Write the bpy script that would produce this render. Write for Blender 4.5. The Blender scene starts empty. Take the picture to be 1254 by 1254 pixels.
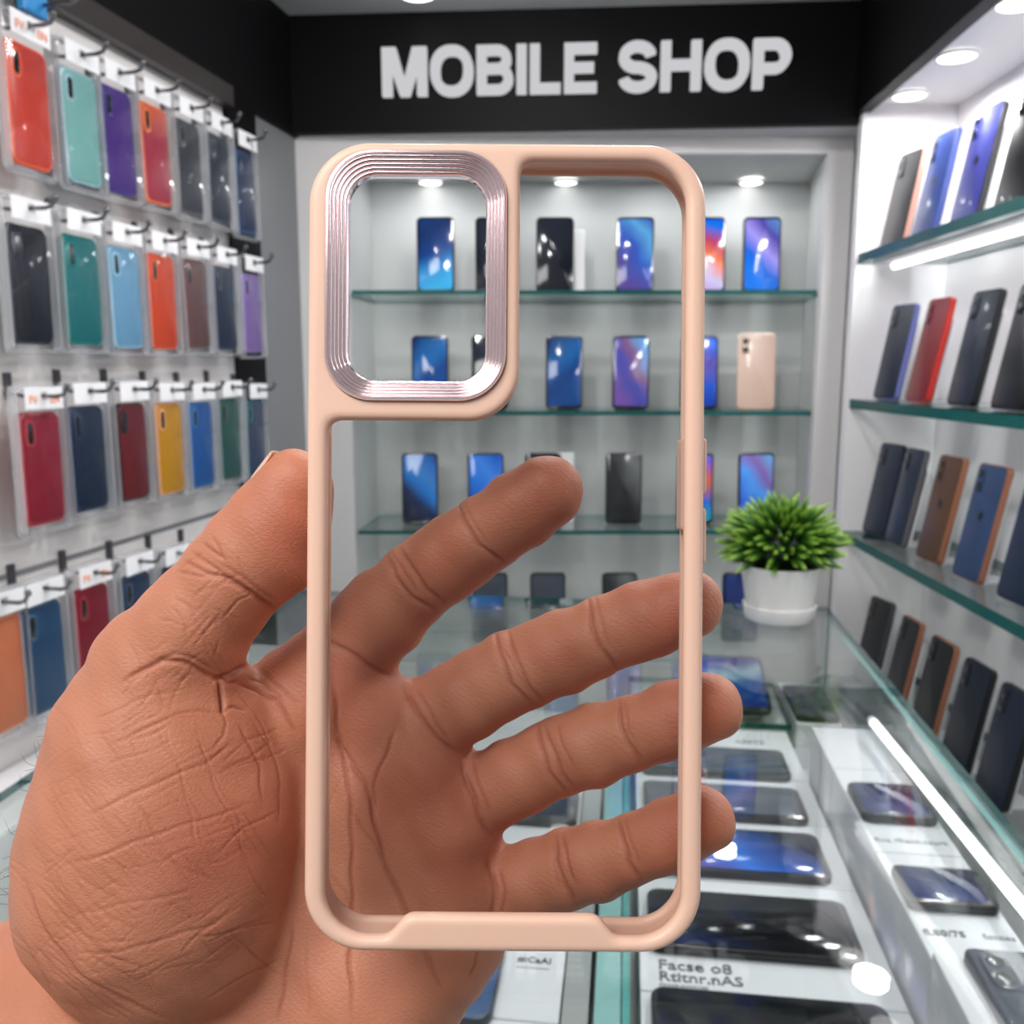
import bpy, bmesh, math, random
import numpy as np
from mathutils import Matrix, Vector, Euler, noise as mnoise

random.seed(7)
SC = bpy.context.scene
COL = SC.collection
rad = math.radians

# ------------------------------------------------------------------ camera
FPX, CX, CY = 1100.0, 627.0, 627.0
PITCH = math.atan(175.0 / FPX)
CAM = Vector((0, 0, 1.28))
Rv = Vector((1, 0, 0))
Fv = Vector((0, math.cos(PITCH), -math.sin(PITCH)))
Uv = Vector((0, math.sin(PITCH), math.cos(PITCH)))

cam_d = bpy.data.cameras.new('camera')
cam = bpy.data.objects.new('camera', cam_d)
COL.objects.link(cam)
cam.location = CAM
cam.rotation_euler = (math.pi / 2 - PITCH, 0, 0)
cam_d.sensor_width = 36
cam_d.lens = 36 * FPX / 1254
cam_d.clip_start = 0.01
cam_d.dof.use_dof = True
cam_d.dof.focus_distance = 0.188
cam_d.dof.aperture_fstop = cam_d.lens / 1.02
SC.camera = cam


def ray(px, py):
    return Fv + Rv * ((px - CX) / FPX) + Uv * (-(py - CY) / FPX)


def P(px, py, d):
    return CAM + ray(px, py) * d


def atY(px, py, Y):
    r = ray(px, py)
    return CAM + r * (Y / r.y)


def atZ(px, py, Z):
    r = ray(px, py)
    return CAM + r * ((Z - CAM.z) / r.z)


def atPlane(px, py, p0, n):
    r = ray(px, py)
    return CAM + r * ((p0 - CAM).dot(n) / r.dot(n))


# ------------------------------------------------------------------ materials
def lin(c):
    out = []
    for v in c:
        v = v / 255.0
        out.append(v / 12.92 if v <= 0.04045 else ((v + 0.055) / 1.055) ** 2.4)
    return tuple(out) + (1.0,)


MATS = {}


def newmat(name):
    m = bpy.data.materials.new(name)
    m.use_nodes = True
    nt = m.node_tree
    for n in list(nt.nodes):
        nt.nodes.remove(n)
    out = nt.nodes.new('ShaderNodeOutputMaterial')
    return m, nt, out


def pbr(name, srgb, rough=0.5, metal=0.0, coat=0.0, var=0.04, scale=30.0, bump=0.0, sss=0.0, emit=0.0, spec=0.5):
    if name in MATS:
        return MATS[name]
    m, nt, out = newmat(name)
    b = nt.nodes.new('ShaderNodeBsdfPrincipled')
    tc = nt.nodes.new('ShaderNodeTexCoord')
    nz = nt.nodes.new('ShaderNodeTexNoise')
    nz.inputs['Scale'].default_value = scale
    nz.inputs['Detail'].default_value = 3
    nt.links.new(tc.outputs['Object'], nz.inputs['Vector'])
    mx = nt.nodes.new('ShaderNodeMix')
    mx.data_type = 'RGBA'
    c = lin(srgb)
    mx.inputs[6].default_value = tuple(v * (1 - var) for v in c[:3]) + (1,)
    mx.inputs[7].default_value = tuple(min(1, v * (1 + var)) for v in c[:3]) + (1,)
    nt.links.new(nz.outputs['Fac'], mx.inputs[0])
    nt.links.new(mx.outputs[2], b.inputs['Base Color'])
    b.inputs['Roughness'].default_value = rough
    b.inputs['Metallic'].default_value = metal
    b.inputs['Coat Weight'].default_value = coat
    b.inputs['Coat Roughness'].default_value = 0.06
    b.inputs['Specular IOR Level'].default_value = spec
    if sss:
        b.inputs['Subsurface Weight'].default_value = sss
        b.inputs['Subsurface Radius'].default_value = (1, 0.4, 0.25)
        b.inputs['Subsurface Scale'].default_value = 0.004
    if emit:
        b.inputs['Emission Color'].default_value = c
        b.inputs['Emission Strength'].default_value = emit
    if bump:
        bp = nt.nodes.new('ShaderNodeBump')
        bp.inputs['Strength'].default_value = bump
        bp.inputs['Distance'].default_value = 0.002
        nt.links.new(nz.outputs['Fac'], bp.inputs['Height'])
        nt.links.new(bp.outputs['Normal'], b.inputs['Normal'])
    nt.links.new(b.outputs[0], out.inputs[0])
    MATS[name] = m
    return m


def glass(name, tint=(0.97, 0.985, 0.98), rough=0.01, f0=0.04, milk=0.0, milkcol=(240, 242, 245), gain=1.0, edge=0.0):
    """clear sheet: straight-through transmission plus a Schlick mirror term, the same from both sides"""
    m, nt, out = newmat(name)
    N = nt.nodes.new
    tr = N('ShaderNodeBsdfTransparent')
    tr.inputs[0].default_value = tuple(tint) + (1,)
    gl = N('ShaderNodeBsdfGlossy')
    gl.inputs['Roughness'].default_value = rough
    lw = N('ShaderNodeLayerWeight')
    lw.inputs[0].default_value = 0.5
    pw = N('ShaderNodeMath'); pw.operation = 'POWER'
    pw.inputs[1].default_value = 5
    nt.links.new(lw.outputs['Facing'], pw.inputs[0])
    ma = N('ShaderNodeMath'); ma.operation = 'MULTIPLY_ADD'
    ma.inputs[1].default_value = (1 - f0) * gain
    ma.inputs[2].default_value = f0
    nt.links.new(pw.outputs[0], ma.inputs[0])
    mx = N('ShaderNodeMixShader')
    nt.links.new(ma.outputs[0], mx.inputs[0])
    base = tr
    if milk:
        df = N('ShaderNodeBsdfDiffuse')
        df.inputs[0].default_value = lin(milkcol)
        m2 = N('ShaderNodeMixShader')
        m2.inputs[0].default_value = milk
        if edge:
            p2 = N('ShaderNodeMath'); p2.operation = 'POWER'; p2.inputs[1].default_value = 7.0
            nt.links.new(lw.outputs['Facing'], p2.inputs[0])
            e2 = N('ShaderNodeMath'); e2.operation = 'MULTIPLY_ADD'; e2.inputs[1].default_value = edge; e2.inputs[2].default_value = milk
            nt.links.new(p2.outputs[0], e2.inputs[0]); nt.links.new(e2.outputs[0], m2.inputs[0])
        nt.links.new(tr.outputs[0], m2.inputs[1])
        nt.links.new(df.outputs[0], m2.inputs[2])
        base = m2
    nt.links.new(base.outputs[0], mx.inputs[1])
    nt.links.new(gl.outputs[0], mx.inputs[2])
    nt.links.new(mx.outputs[0], out.inputs[0])
    MATS[name] = m
    return m


def emitter(name, srgb, strength):
    m, nt, out = newmat(name)
    e = nt.nodes.new('ShaderNodeEmission')
    e.inputs[0].default_value = lin(srgb)
    e.inputs[1].default_value = strength
    nt.links.new(e.outputs[0], out.inputs[0])
    MATS[name] = m
    return m


def screen(name, cols, angle=35, scale=11.0, distort=0.5, seed=0.0, emit=0.22, rough=0.08):
    """abstract wallpaper: soft diagonal bands between the listed colours"""
    if name in MATS:
        return MATS[name]
    m, nt, out = newmat(name)
    N = nt.nodes.new
    L = nt.links.new
    tc = N('ShaderNodeTexCoord')
    mp = N('ShaderNodeMapping')
    mp.inputs['Rotation'].default_value = (0, rad(angle), 0)
    mp.inputs['Location'].default_value = (0, 0, -0.02)
    L(tc.outputs['Object'], mp.inputs[0])
    nz = N('ShaderNodeTexNoise')
    nz.inputs['Scale'].default_value = 14
    nz.inputs['Detail'].default_value = 1.0
    mp2 = N('ShaderNodeMapping')
    mp2.inputs['Location'].default_value = (seed, seed * 0.7, seed * 1.3)
    L(tc.outputs['Object'], mp2.inputs[0])
    L(mp2.outputs[0], nz.inputs['Vector'])
    sp = N('ShaderNodeSeparateXYZ')
    L(mp.outputs[0], sp.inputs[0])
    m1 = N('ShaderNodeMath'); m1.operation = 'MULTIPLY_ADD'
    m1.inputs[1].default_value = scale * 0.62
    m1.inputs[2].default_value = 0.10
    L(sp.outputs['Z'], m1.inputs[0])
    m2 = N('ShaderNodeMath'); m2.operation = 'MULTIPLY_ADD'
    m2.inputs[1].default_value = distort
    L(nz.outputs['Fac'], m2.inputs[0])
    sb = N('ShaderNodeMath'); sb.operation = 'SUBTRACT'
    sb.inputs[1].default_value = distort * 0.5
    L(m1.outputs[0], sb.inputs[0])
    L(sb.outputs[0], m2.inputs[2])
    rp = N('ShaderNodeValToRGB')
    el = rp.color_ramp.elements
    k = len(cols)
    el[0].position = 0; el[0].color = lin(cols[0])
    el[1].position = 1; el[1].color = lin(cols[-1])
    for i in range(1, k - 1):
        e = el.new(i / (k - 1)); e.color = lin(cols[i])
    L(m2.outputs[0], rp.inputs[0])
    b = N('ShaderNodeBsdfPrincipled')
    L(rp.outputs[0], b.inputs['Base Color'])
    L(rp.outputs[0], b.inputs['Emission Color'])
    b.inputs['Emission Strength'].default_value = emit
    b.inputs['Roughness'].default_value = rough
    L(b.outputs[0], out.inputs[0])
    MATS[name] = m
    return m


WHITE = pbr('white_laminate', (236, 234, 236), 0.45, var=0.02, scale=4)
OFFWHITE = pbr('offwhite_panel', (214, 212, 212), 0.5, var=0.03, scale=3)
CABGREY = pbr('cabinet_lining', (198, 200, 200), 0.5, var=0.03, scale=3)
PEGWALL = pbr('pegwall_panel', (226, 222, 220), 0.55, var=0.03, scale=4)
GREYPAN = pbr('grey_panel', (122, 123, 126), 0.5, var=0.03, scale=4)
BLACKP = pbr('black_fascia', (10, 10, 12), 0.55, var=0.1, scale=5, spec=0.12)
RAILM = pbr('dark_rail', (48, 42, 41), 0.35, var=0.1, scale=5)
CEILM = pbr('ceiling_paint', (205, 205, 206), 0.7, var=0.03, scale=3)
FLOORM = pbr('floor_tile', (120, 118, 116), 0.4, var=0.05, scale=3)
DECKM = pbr('display_deck', (205, 208, 208), 0.5, var=0.03, scale=6)
BOXM = pbr('white_carton', (214, 216, 220), 0.55, var=0.02, scale=20)
BARM = pbr('grey_bar', (150, 155, 154), 0.4, var=0.04, scale=10)
GEDGE = pbr('glass_edge_green', (10, 84, 83), 0.2, var=0.15, scale=25, spec=0.25)
GEDGEL = pbr('glass_edge_pale', (140, 185, 182), 0.15, var=0.1, scale=25)
CHROME = pbr('hook_steel', (120, 120, 124), 0.25, metal=1.0)
HOOKD = pbr('hook_dark', (62, 62, 66), 0.4)
CARD = pbr('header_card', (246, 245, 248), 0.5, var=0.01)
PRINTO = pbr('orange_print', (244, 150, 110), 0.6)
INK = pbr('grey_ink', (70, 76, 84), 0.6)
INKL = pbr('pale_ink', (150, 156, 162), 0.6)
LENS = pbr('lens_black', (8, 8, 10), 0.1, coat=1.0)
STANDM = pbr('white_acrylic', (232, 232, 236), 0.3)
GCLEAR = glass('shelf_glass', (0.955, 0.985, 0.975))
GTOP = glass('counter_glass', (0.965, 0.98, 0.977), gain=1.7, f0=0.05)
BLIST = glass('clear_blister', (0.98, 0.98, 0.985), rough=0.06, f0=0.014, milk=0.002, edge=0.75)
FLANGE = glass('blister_flange', (0.97, 0.97, 0.975), rough=0.12, f0=0.05, milk=0.30)
PLATE = glass('case_clear_back', (0.885, 0.89, 0.89), rough=0.02, f0=0.01, gain=0.5)
LAMP = emitter('lamp_lens', (255, 253, 250), 4.0)
LEDM = emitter('led_tube', (255, 255, 255), 3.2)
SIGNL = emitter('sign_letter_face', (226, 226, 230), 0.78)

# ------------------------------------------------------------------ mesh helpers


def link(name, bm, mats, parent=None, M=None, smooth=False, recalc=True):
    if recalc:
        bmesh.ops.recalc_face_normals(bm, faces=bm.faces[:])
    me = bpy.data.meshes.new(name)
    bm.to_mesh(me)
    bm.free()
    if not isinstance(mats, (list, tuple)):
        mats = [mats]
    for m in mats:
        me.materials.append(m)
    if smooth:
        me.polygons.foreach_set('use_smooth', [True] * len(me.polygons))
        try:
            me.set_sharp_from_angle(angle=rad(38))
        except Exception:
            pass
    o = bpy.data.objects.new(name, me)
    COL.objects.link(o)
    if parent:
        o.parent = parent
    if M is not None:
        if parent:
            o.matrix_local = M
        else:
            o.matrix_world = M
    return o


def tag(o, label=None, cat=None, group=None, kind=None):
    if label: o['label'] = label
    if cat: o['category'] = cat
    if group: o['group'] = group
    if kind: o['kind'] = kind
    return o


def thing(name, M, label, cat, group=None):
    o = bpy.data.objects.new(name, None)
    COL.objects.link(o)
    o.empty_display_size = 0.02
    o.matrix_world = M
    return tag(o, label, cat, group)


def box(bm, x0, x1, y0, y1, z0, z1, mi=0, sides=None):
    v = [bm.verts.new((x, y, z)) for z in (z0, z1) for y in (y0, y1) for x in (x0, x1)]
    fs = [(0, 1, 3, 2), (4, 6, 7, 5), (0, 4, 5, 1), (2, 3, 7, 6), (0, 2, 6, 4), (1, 5, 7, 3)]
    for i, f in enumerate(fs):
        fc = bm.faces.new([v[k] for k in f])
        fc.material_index = mi if (sides is None or i < 2) else sides
    return v


def bevbox(bm, x0, x1, y0, y1, z0, z1, bev=0.002):
    t = bmesh.new()
    box(t, x0, x1, y0, y1, z0, z1)
    bmesh.ops.recalc_face_normals(t, faces=t.faces[:])
    bmesh.ops.bevel(t, geom=t.edges[:], offset=bev, segments=2, profile=0.5, affect='EDGES')
    me = bpy.data.meshes.new('t')
    t.to_mesh(me); t.free()
    bm.from_mesh(me)
    bpy.data.meshes.remove(me)


def rr(w, h, r, n=6, cx=0, cy=0):
    r = min(r, w / 2 - 1e-6, h / 2 - 1e-6)
    pts = []
    for (sx, sy, a0) in ((1, 1, 0), (-1, 1, 90), (-1, -1, 180), (1, -1, 270)):
        for i in range(n + 1):
            a = rad(a0 + 90 * i / n)
            pts.append((cx + sx * (w / 2 - r) + r * math.cos(a), cy + sy * (h / 2 - r) + r * math.sin(a)))
    return pts


def loft(bm, loops, cap0=True, cap1=True, mi=0):
    vs = [[bm.verts.new(p) for p in lp] for lp in loops]
    n = len(vs[0])
    for a, b in zip(vs[:-1], vs[1:]):
        for i in range(n):
            f = bm.faces.new((a[i], a[(i + 1) % n], b[(i + 1) % n], b[i]))
            f.material_index = mi
    if cap0:
        bm.faces.new(vs[0]).material_index = mi
    if cap1:
        bm.faces.new(vs[-1]).material_index = mi
    return vs


def slab(bm, w, h, t, r, bev, cx=0, cz=0, y0=0.0, n=6):
    """rounded plate in the XZ plane, thickness along +Y from y0"""
    def L(ins, y):
        return [(p[0], y, p[1]) for p in rr(w - 2 * ins, h - 2 * ins, max(r - ins, 0.0004), n, cx, cz)]
    loft(bm, [L(bev, y0), L(bev * 0.3, y0 + bev * 0.3), L(0, y0 + bev), L(0, y0 + t - bev), L(bev * 0.3, y0 + t - bev * 0.3), L(bev, y0 + t)])


def tube(bm, pts, r, n=8):
    loops = []
    pts = [Vector(p) for p in pts]
    for i, p in enumerate(pts):
        d = (pts[min(i + 1, len(pts) - 1)] - pts[max(i - 1, 0)]).normalized()
        a = d.orthogonal().normalized() if i == 0 else (a - d * a.dot(d)).normalized()
        b = d.cross(a)
        rr_ = r[i] if isinstance(r, (list, tuple)) else r
        loops.append([p + (a * math.cos(2 * math.pi * k / n) + b * math.sin(2 * math.pi * k / n)) * rr_ for k in range(n)])
    loft(bm, loops)


def lathe(bm, prof, n=40, cap0=True, cap1=True):
    loops = [[(r * math.cos(2 * math.pi * k / n), r * math.sin(2 * math.pi * k / n), z) for k in range(n)] for r, z in prof]
    loft(bm, loops, cap0, cap1)


def frame(o, ex, ey, ez):
    M = Matrix.Identity(4)
    for i, e in enumerate((ex, ey, ez)):
        for j in range(3):
            M[j][i] = e[j]
    for j in range(3):
        M[j][3] = o[j]
    return M


def T(x, y, z):
    return Matrix.Translation((x, y, z))


def brief(lab):
    w_ = lab.split(',')[0].split()
    return ' '.join(w_[:12])


def struct(name, bm, mats, M=None, smooth=False):
    o = link(name, bm, mats, M=M, smooth=smooth)
    o['kind'] = 'structure'
    return o


def text_mesh(body, size, extrude=0.0003):
    cu = bpy.data.curves.new('t', 'FONT')
    cu.body = body
    cu.size = size
    cu.extrude = extrude
    cu.offset = size * 0.012
    cu.resolution_u = 2
    o = bpy.data.objects.new('t', cu)
    COL.objects.link(o)
    dg = bpy.context.evaluated_depsgraph_get()
    me = bpy.data.meshes.new_from_object(o.evaluated_get(dg))
    bpy.data.objects.remove(o)
    bpy.data.curves.remove(cu)
    return me


def text_part(name, body, size, mat, parent, M):
    me = text_mesh(body, size)
    me.materials.clear()
    me.materials.append(mat)
    o = bpy.data.objects.new(name, me)
    COL.objects.link(o)
    o.parent = parent
    o.matrix_local = M
    return o


# ------------------------------------------------------------------ frames of the place
ZC = 1.28
CEIL = ZC + 0.615
TW = rad(11.3)
WX = 1.7
ML = frame((-0.399, WX, 0), (math.sin(TW), math.cos(TW), 0), (-math.cos(TW), math.sin(TW), 0), (0, 0, 1))
MLi = ML.inverted()
NL = Vector((math.cos(TW), -math.sin(TW), 0))
TR = rad(1.49)
MR = frame((0, 0, 0), (-math.sin(TR), -math.cos(TR), 0), (math.cos(TR), -math.sin(TR), 0), (0, 0, 1))
MRi = MR.inverted()
TC = rad(7.2)
MC = frame((0.4435, 1.227, 0), (math.cos(TC), -math.sin(TC), 0), (math.sin(TC), math.cos(TC), 0), (0, 0, 1))
MCi = MC.inverted()


def wallL(px, py, off=0.0):
    p0 = Vector((-0.399, WX, 0)) + NL * off
    return MLi @ atPlane(px, py, p0, NL)


def planeR(px, py, v):
    n = Vector((math.cos(TR), -math.sin(TR), 0))
    return MRi @ atPlane(px, py, n * v, n)


# ------------------------------------------------------------------ room shell
bm = bmesh.new(); box(bm, -3, 3, -2.5, 3.2, -0.05, 0.0); struct('floor', bm, FLOORM)
bm = bmesh.new(); box(bm, -1.6, 1.6, 0.25, 2.3, CEIL, CEIL + 0.05); struct('ceiling', bm, CEILM)
bm = bmesh.new(); box(bm, -1.5, 1.5, 2.0, 2.06, 0, CEIL); struct('wall_back', bm, OFFWHITE)

xa = wallL(285, 400).x
xb = wallL(321, 400).x
zf = ZC + 0.415
bm = bmesh.new()
box(bm, -1.55, xa, 0, 0.05, 0.0, zf)
struct('wall_left', bm, PEGWALL, M=ML)
bm = bmesh.new(); box(bm, xa, xb, -0.004, 0.05, 0.0, zf); struct('trim_1', bm, BLACKP, M=ML)
bm = bmesh.new(); box(bm, xb, 0.16, 0, 0.05, 0.0, zf + 0.03); struct('trim_2', bm, GREYPAN, M=ML)
bm = bmesh.new(); box(bm, -1.55, 0.3, -0.006, 0.06, zf, CEIL); struct('trim_3', bm, BLACKP, M=ML)
bm = bmesh.new(); box(bm, -1.55, xa, -0.02, 0.0, zf - 0.018, zf + 0.012); struct('trim_4', bm, RAILM, M=ML)
# thin grey strip above the lowest row of packs
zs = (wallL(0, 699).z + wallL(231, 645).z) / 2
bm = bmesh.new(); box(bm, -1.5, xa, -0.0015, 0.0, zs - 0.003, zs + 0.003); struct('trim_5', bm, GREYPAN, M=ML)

# back fascia with the sign, turned a little
fl = Vector((-0.405, 1.70, 0)); fr = Vector((0.66, 1.628, 0))
fx = (fr - fl).normalized()
MF = frame(fl, fx, (-fx.y, fx.x, 0), (0, 0, 1))
flen = (fr - fl).length
ZFB = ZC + 0.418
bm = bmesh.new(); box(bm, -0.06, flen, 0, 0.02, ZFB, CEIL); struct('trim_6', bm, BLACKP, M=MF)
bm = bmesh.new(); box(bm, -0.06, flen, 0.0205, 0.30, ZFB, ZFB + 0.02); struct('trim_7', bm, OFFWHITE, M=MF)

# ------------------------------------------------------------------ sign letters


def stroke(path, w, closed=False):
    """flat ribbon of width w along a 2D path -> list of quads"""
    n = len(path)
    L, R = [], []
    for i in range(n):
        p = Vector(path[i])
        a = Vector(path[i - 1]) if (i > 0 or closed) else None
        b = Vector(path[(i + 1) % n]) if (i < n - 1 or closed) else None
        d1 = (p - a).normalized() if a is not None else None
        d2 = (b - p).normalized() if b is not None else None
        if d1 is None: d1 = d2
        if d2 is None: d2 = d1
        t = (d1 + d2).normalized()
        nn = Vector((-t.y, t.x))
        k = 1 / max(0.4, nn.dot(Vector((-d1.y, d1.x))))
        L.append(p + nn * w / 2 * k); R.append(p - nn * w / 2 * k)
    qs = []
    for i in range(n if closed else n - 1):
        j = (i + 1) % n
        qs.append([L[i], L[j], R[j], R[i]])
    return qs


def arc(cx, cy, rx, ry, a0, a1, n=14):
    return [(cx + rx * math.cos(rad(a0 + (a1 - a0) * i / n)), cy + ry * math.sin(rad(a0 + (a1 - a0) * i / n))) for i in range(n + 1)]


def sup(cx, cy, rx, ry, n=40, e=2.3):
    o = []
    for i in range(n):
        a = 2 * math.pi * i / n
        c, s = math.cos(a), math.sin(a)
        o.append((cx + rx * abs(c) ** (2 / e) * (1 if c > 0 else -1), cy + ry * abs(s) ** (2 / e) * (1 if s > 0 else -1)))
    return o


def glyph(ch):
    w = 0.20
    h = w / 2
    Q = []
    if ch == 'M':
        W = 0.92
        Q += stroke([(h, 0), (h, 1)], w) + stroke([(W - h, 0), (W - h, 1)], w)
        Q += [[Vector((0.05, 1)), Vector((0.29, 1)), Vector((W / 2 + 0.09, 0)), Vector((W / 2 - 0.10, 0))]]
        Q += [[Vector((W - 0.29, 1)), Vector((W - 0.05, 1)), Vector((W / 2 + 0.10, 0)), Vector((W / 2 - 0.09, 0))]]
    elif ch == 'O':
        W = 0.88
        Q += stroke(sup(W / 2, 0.5, W / 2 - h, 0.5 - h + 0.02), w, True)
    elif ch == 'B':
        W = 0.74
        Q += stroke([(h, 0), (h, 1)], w)
        Q += stroke([(0.1, 1 - 0.095)] + [(0.42, 0.905)] + arc(0.42, 0.715, 0.19, 0.19, 80, -80) + [(0.42, 0.525), (0.1, 0.525)], 0.19)
        Q += stroke([(0.1, 0.53)] + [(0.44, 0.53)] + arc(0.44, 0.313, 0.205, 0.218, 80, -80) + [(0.44, 0.095), (0.1, 0.095)], 0.19)
    elif ch == 'I':
        W = w
        Q += stroke([(h, 0), (h, 1)], w)
    elif ch == 'L':
        W = 0.62
        Q += stroke([(h, 0), (h, 1)], w) + stroke([(0.1, 0.1), (W, 0.1)], 0.2)
    elif ch == 'E':
        W = 0.66
        Q += stroke([(h, 0), (h, 1)], w) + stroke([(0.1, 0.1), (W, 0.1)], 0.2) + stroke([(0.1, 0.9), (W, 0.9)], 0.2) + stroke([(0.1, 0.51), (W - 0.06, 0.51)], 0.19)
    elif ch == 'S':
        W = 0.78
        p = arc(0.385, 0.70, 0.27, 0.215, 8, 268, 18) + [(0.40, 0.49)] + arc(0.395, 0.285, 0.28, 0.2, 80, -172, 18)
        Q += stroke(p, 0.205)
    elif ch == 'H':
        W = 0.80
        Q += stroke([(h, 0), (h, 1)], w) + stroke([(W - h, 0), (W - h, 1)], w) + stroke([(0.1, 0.52), (W - 0.1, 0.52)], 0.2)
    elif ch == 'P':
        W = 0.74
        Q += stroke([(h, 0), (h, 1)], w)
        Q += stroke([(0.1, 0.9), (0.42, 0.9)] + arc(0.42, 0.655, 0.215, 0.245, 80, -80) + [(0.42, 0.41), (0.1, 0.41)], 0.2)
    return Q, W


MFi = MF.inverted()
nF = Vector((fx.y, -fx.x, 0))
s0 = MFi @ atPlane(470, 122, fl, nF)
s1 = MFi @ atPlane(966, 108, fl, nF)
stop = MFi @ atPlane(470, 63, fl, nF)
word = 'MOBILE SHOP'
gap = 0.07
tot = 0
for ch in word:
    tot += 0.42 if ch == ' ' else glyph(ch)[1]
tot += gap * 8
hgt = stop.z - s0.z
sxs = (s1.x - s0.x) / tot
sign = thing('shop_sign', MF @ T(s0.x, 0, (s0.z + s1.z) / 2), 'lit white raised letters of the shop sign on the black fascia', 'sign')
cx_ = 0
for ch in word:
    if ch == ' ':
        cx_ += 0.42 - gap
        continue
    Q, W = glyph(ch)
    bm = bmesh.new()
    for q in Q:
        a = [bm.verts.new(((cx_ + v.x) * sxs, -0.014, v.y * hgt)) for v in q]
        b = [bm.verts.new(((cx_ + v.x) * sxs, -0.0005, v.y * hgt)) for v in q]
        bm.faces.new(a)
        for i in range(4):
            bm.faces.new((a[i], a[(i + 1) % 4], b[(i + 1) % 4], b[i]))
    link('letter', bm, SIGNL, parent=sign)
    cx_ += W + gap

# ------------------------------------------------------------------ downlights


def downlight(loc, r, label, group, depth=0.008):
    t = thing('downlight', T(*loc), label, 'ceiling light', group)
    bm = bmesh.new()
    lathe(bm, [(r * 0.98, -0.001), (r * 1.16, -0.001), (r * 1.14, -0.004), (r * 0.98, -0.005)], 32, False, False)
    link('rim', bm, WHITE, parent=t, smooth=True)
    bm = bmesh.new()
    lathe(bm, [(r, -0.0005), (r, -0.004), (r * 0.9, -0.0055)], 32)
    link('lens', bm, LAMP, parent=t)
    return t


p = atZ(512, -4, CEIL)
downlight((p.x, min(p.y, 1.6), CEIL), 0.03, 'round downlight in the grey ceiling above the shop sign', 'downlights in the shop')

# ------------------------------------------------------------------ phones


def phone(M, label, group, w=0.0745, h=0.155, t=0.008, body='black', face=None, style='screen', cams=True, emblem=None, strip=None):
    """upright phone: width X, height Z, the shown face towards -Y, standing on z = 0"""
    r = thing('smartphone', M, label, 'phone', group)
    bm = bmesh.new()
    slab(bm, w, h, t, w * 0.13, 0.0016, 0, h / 2, 0)
    link('body', bm, body, parent=r, smooth=True)
    if style == 'screen':
        bm = bmesh.new()
        slab(bm, w - 0.003, h - 0.003, 0.0006, w * 0.12, 0.0002, 0, h / 2, -0.0004)
        link('bezel', bm, LENS, parent=r, smooth=True)
        bm = bmesh.new()
        slab(bm, w - 0.0075, h - 0.011, 0.0005, w * 0.09, 0.0001, 0, h / 2 + 0.001, -0.0007)
        link('screen', bm, face, parent=r, smooth=True)
    else:
        bm = bmesh.new()
        slab(bm, w - 0.003, h - 0.003, 0.0008, w * 0.12, 0.0003, 0, h / 2, -0.0005)
        link('back_panel', bm, face, parent=r, smooth=True)
        if cams:
            c = bpy.data.objects.new('camera_module', None)
            bm = bmesh.new()
            slab(bm, 0.017, 0.034, 0.0018, 0.006, 0.0005, -w / 2 + 0.0145, h - 0.024, -0.002)
            c = link('camera_module', bm, face, parent=r, smooth=True)
            for dz in (0.0085, -0.0085):
                bm = bmesh.new()
                slab(bm, 0.0115, 0.0115, 0.001, 0.0057, 0.0003, -w / 2 + 0.0145, h - 0.024 + dz, -0.0029)
                link('lens', bm, LENS, parent=c, smooth=True)
        if emblem:
            bm = bmesh.new()
            slab(bm, 0.011, 0.013, 0.0003, 0.005, 0.0001, 0.001, h * 0.55, -0.00075)
            link('emblem', bm, emblem, parent=r)
    return r


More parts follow.
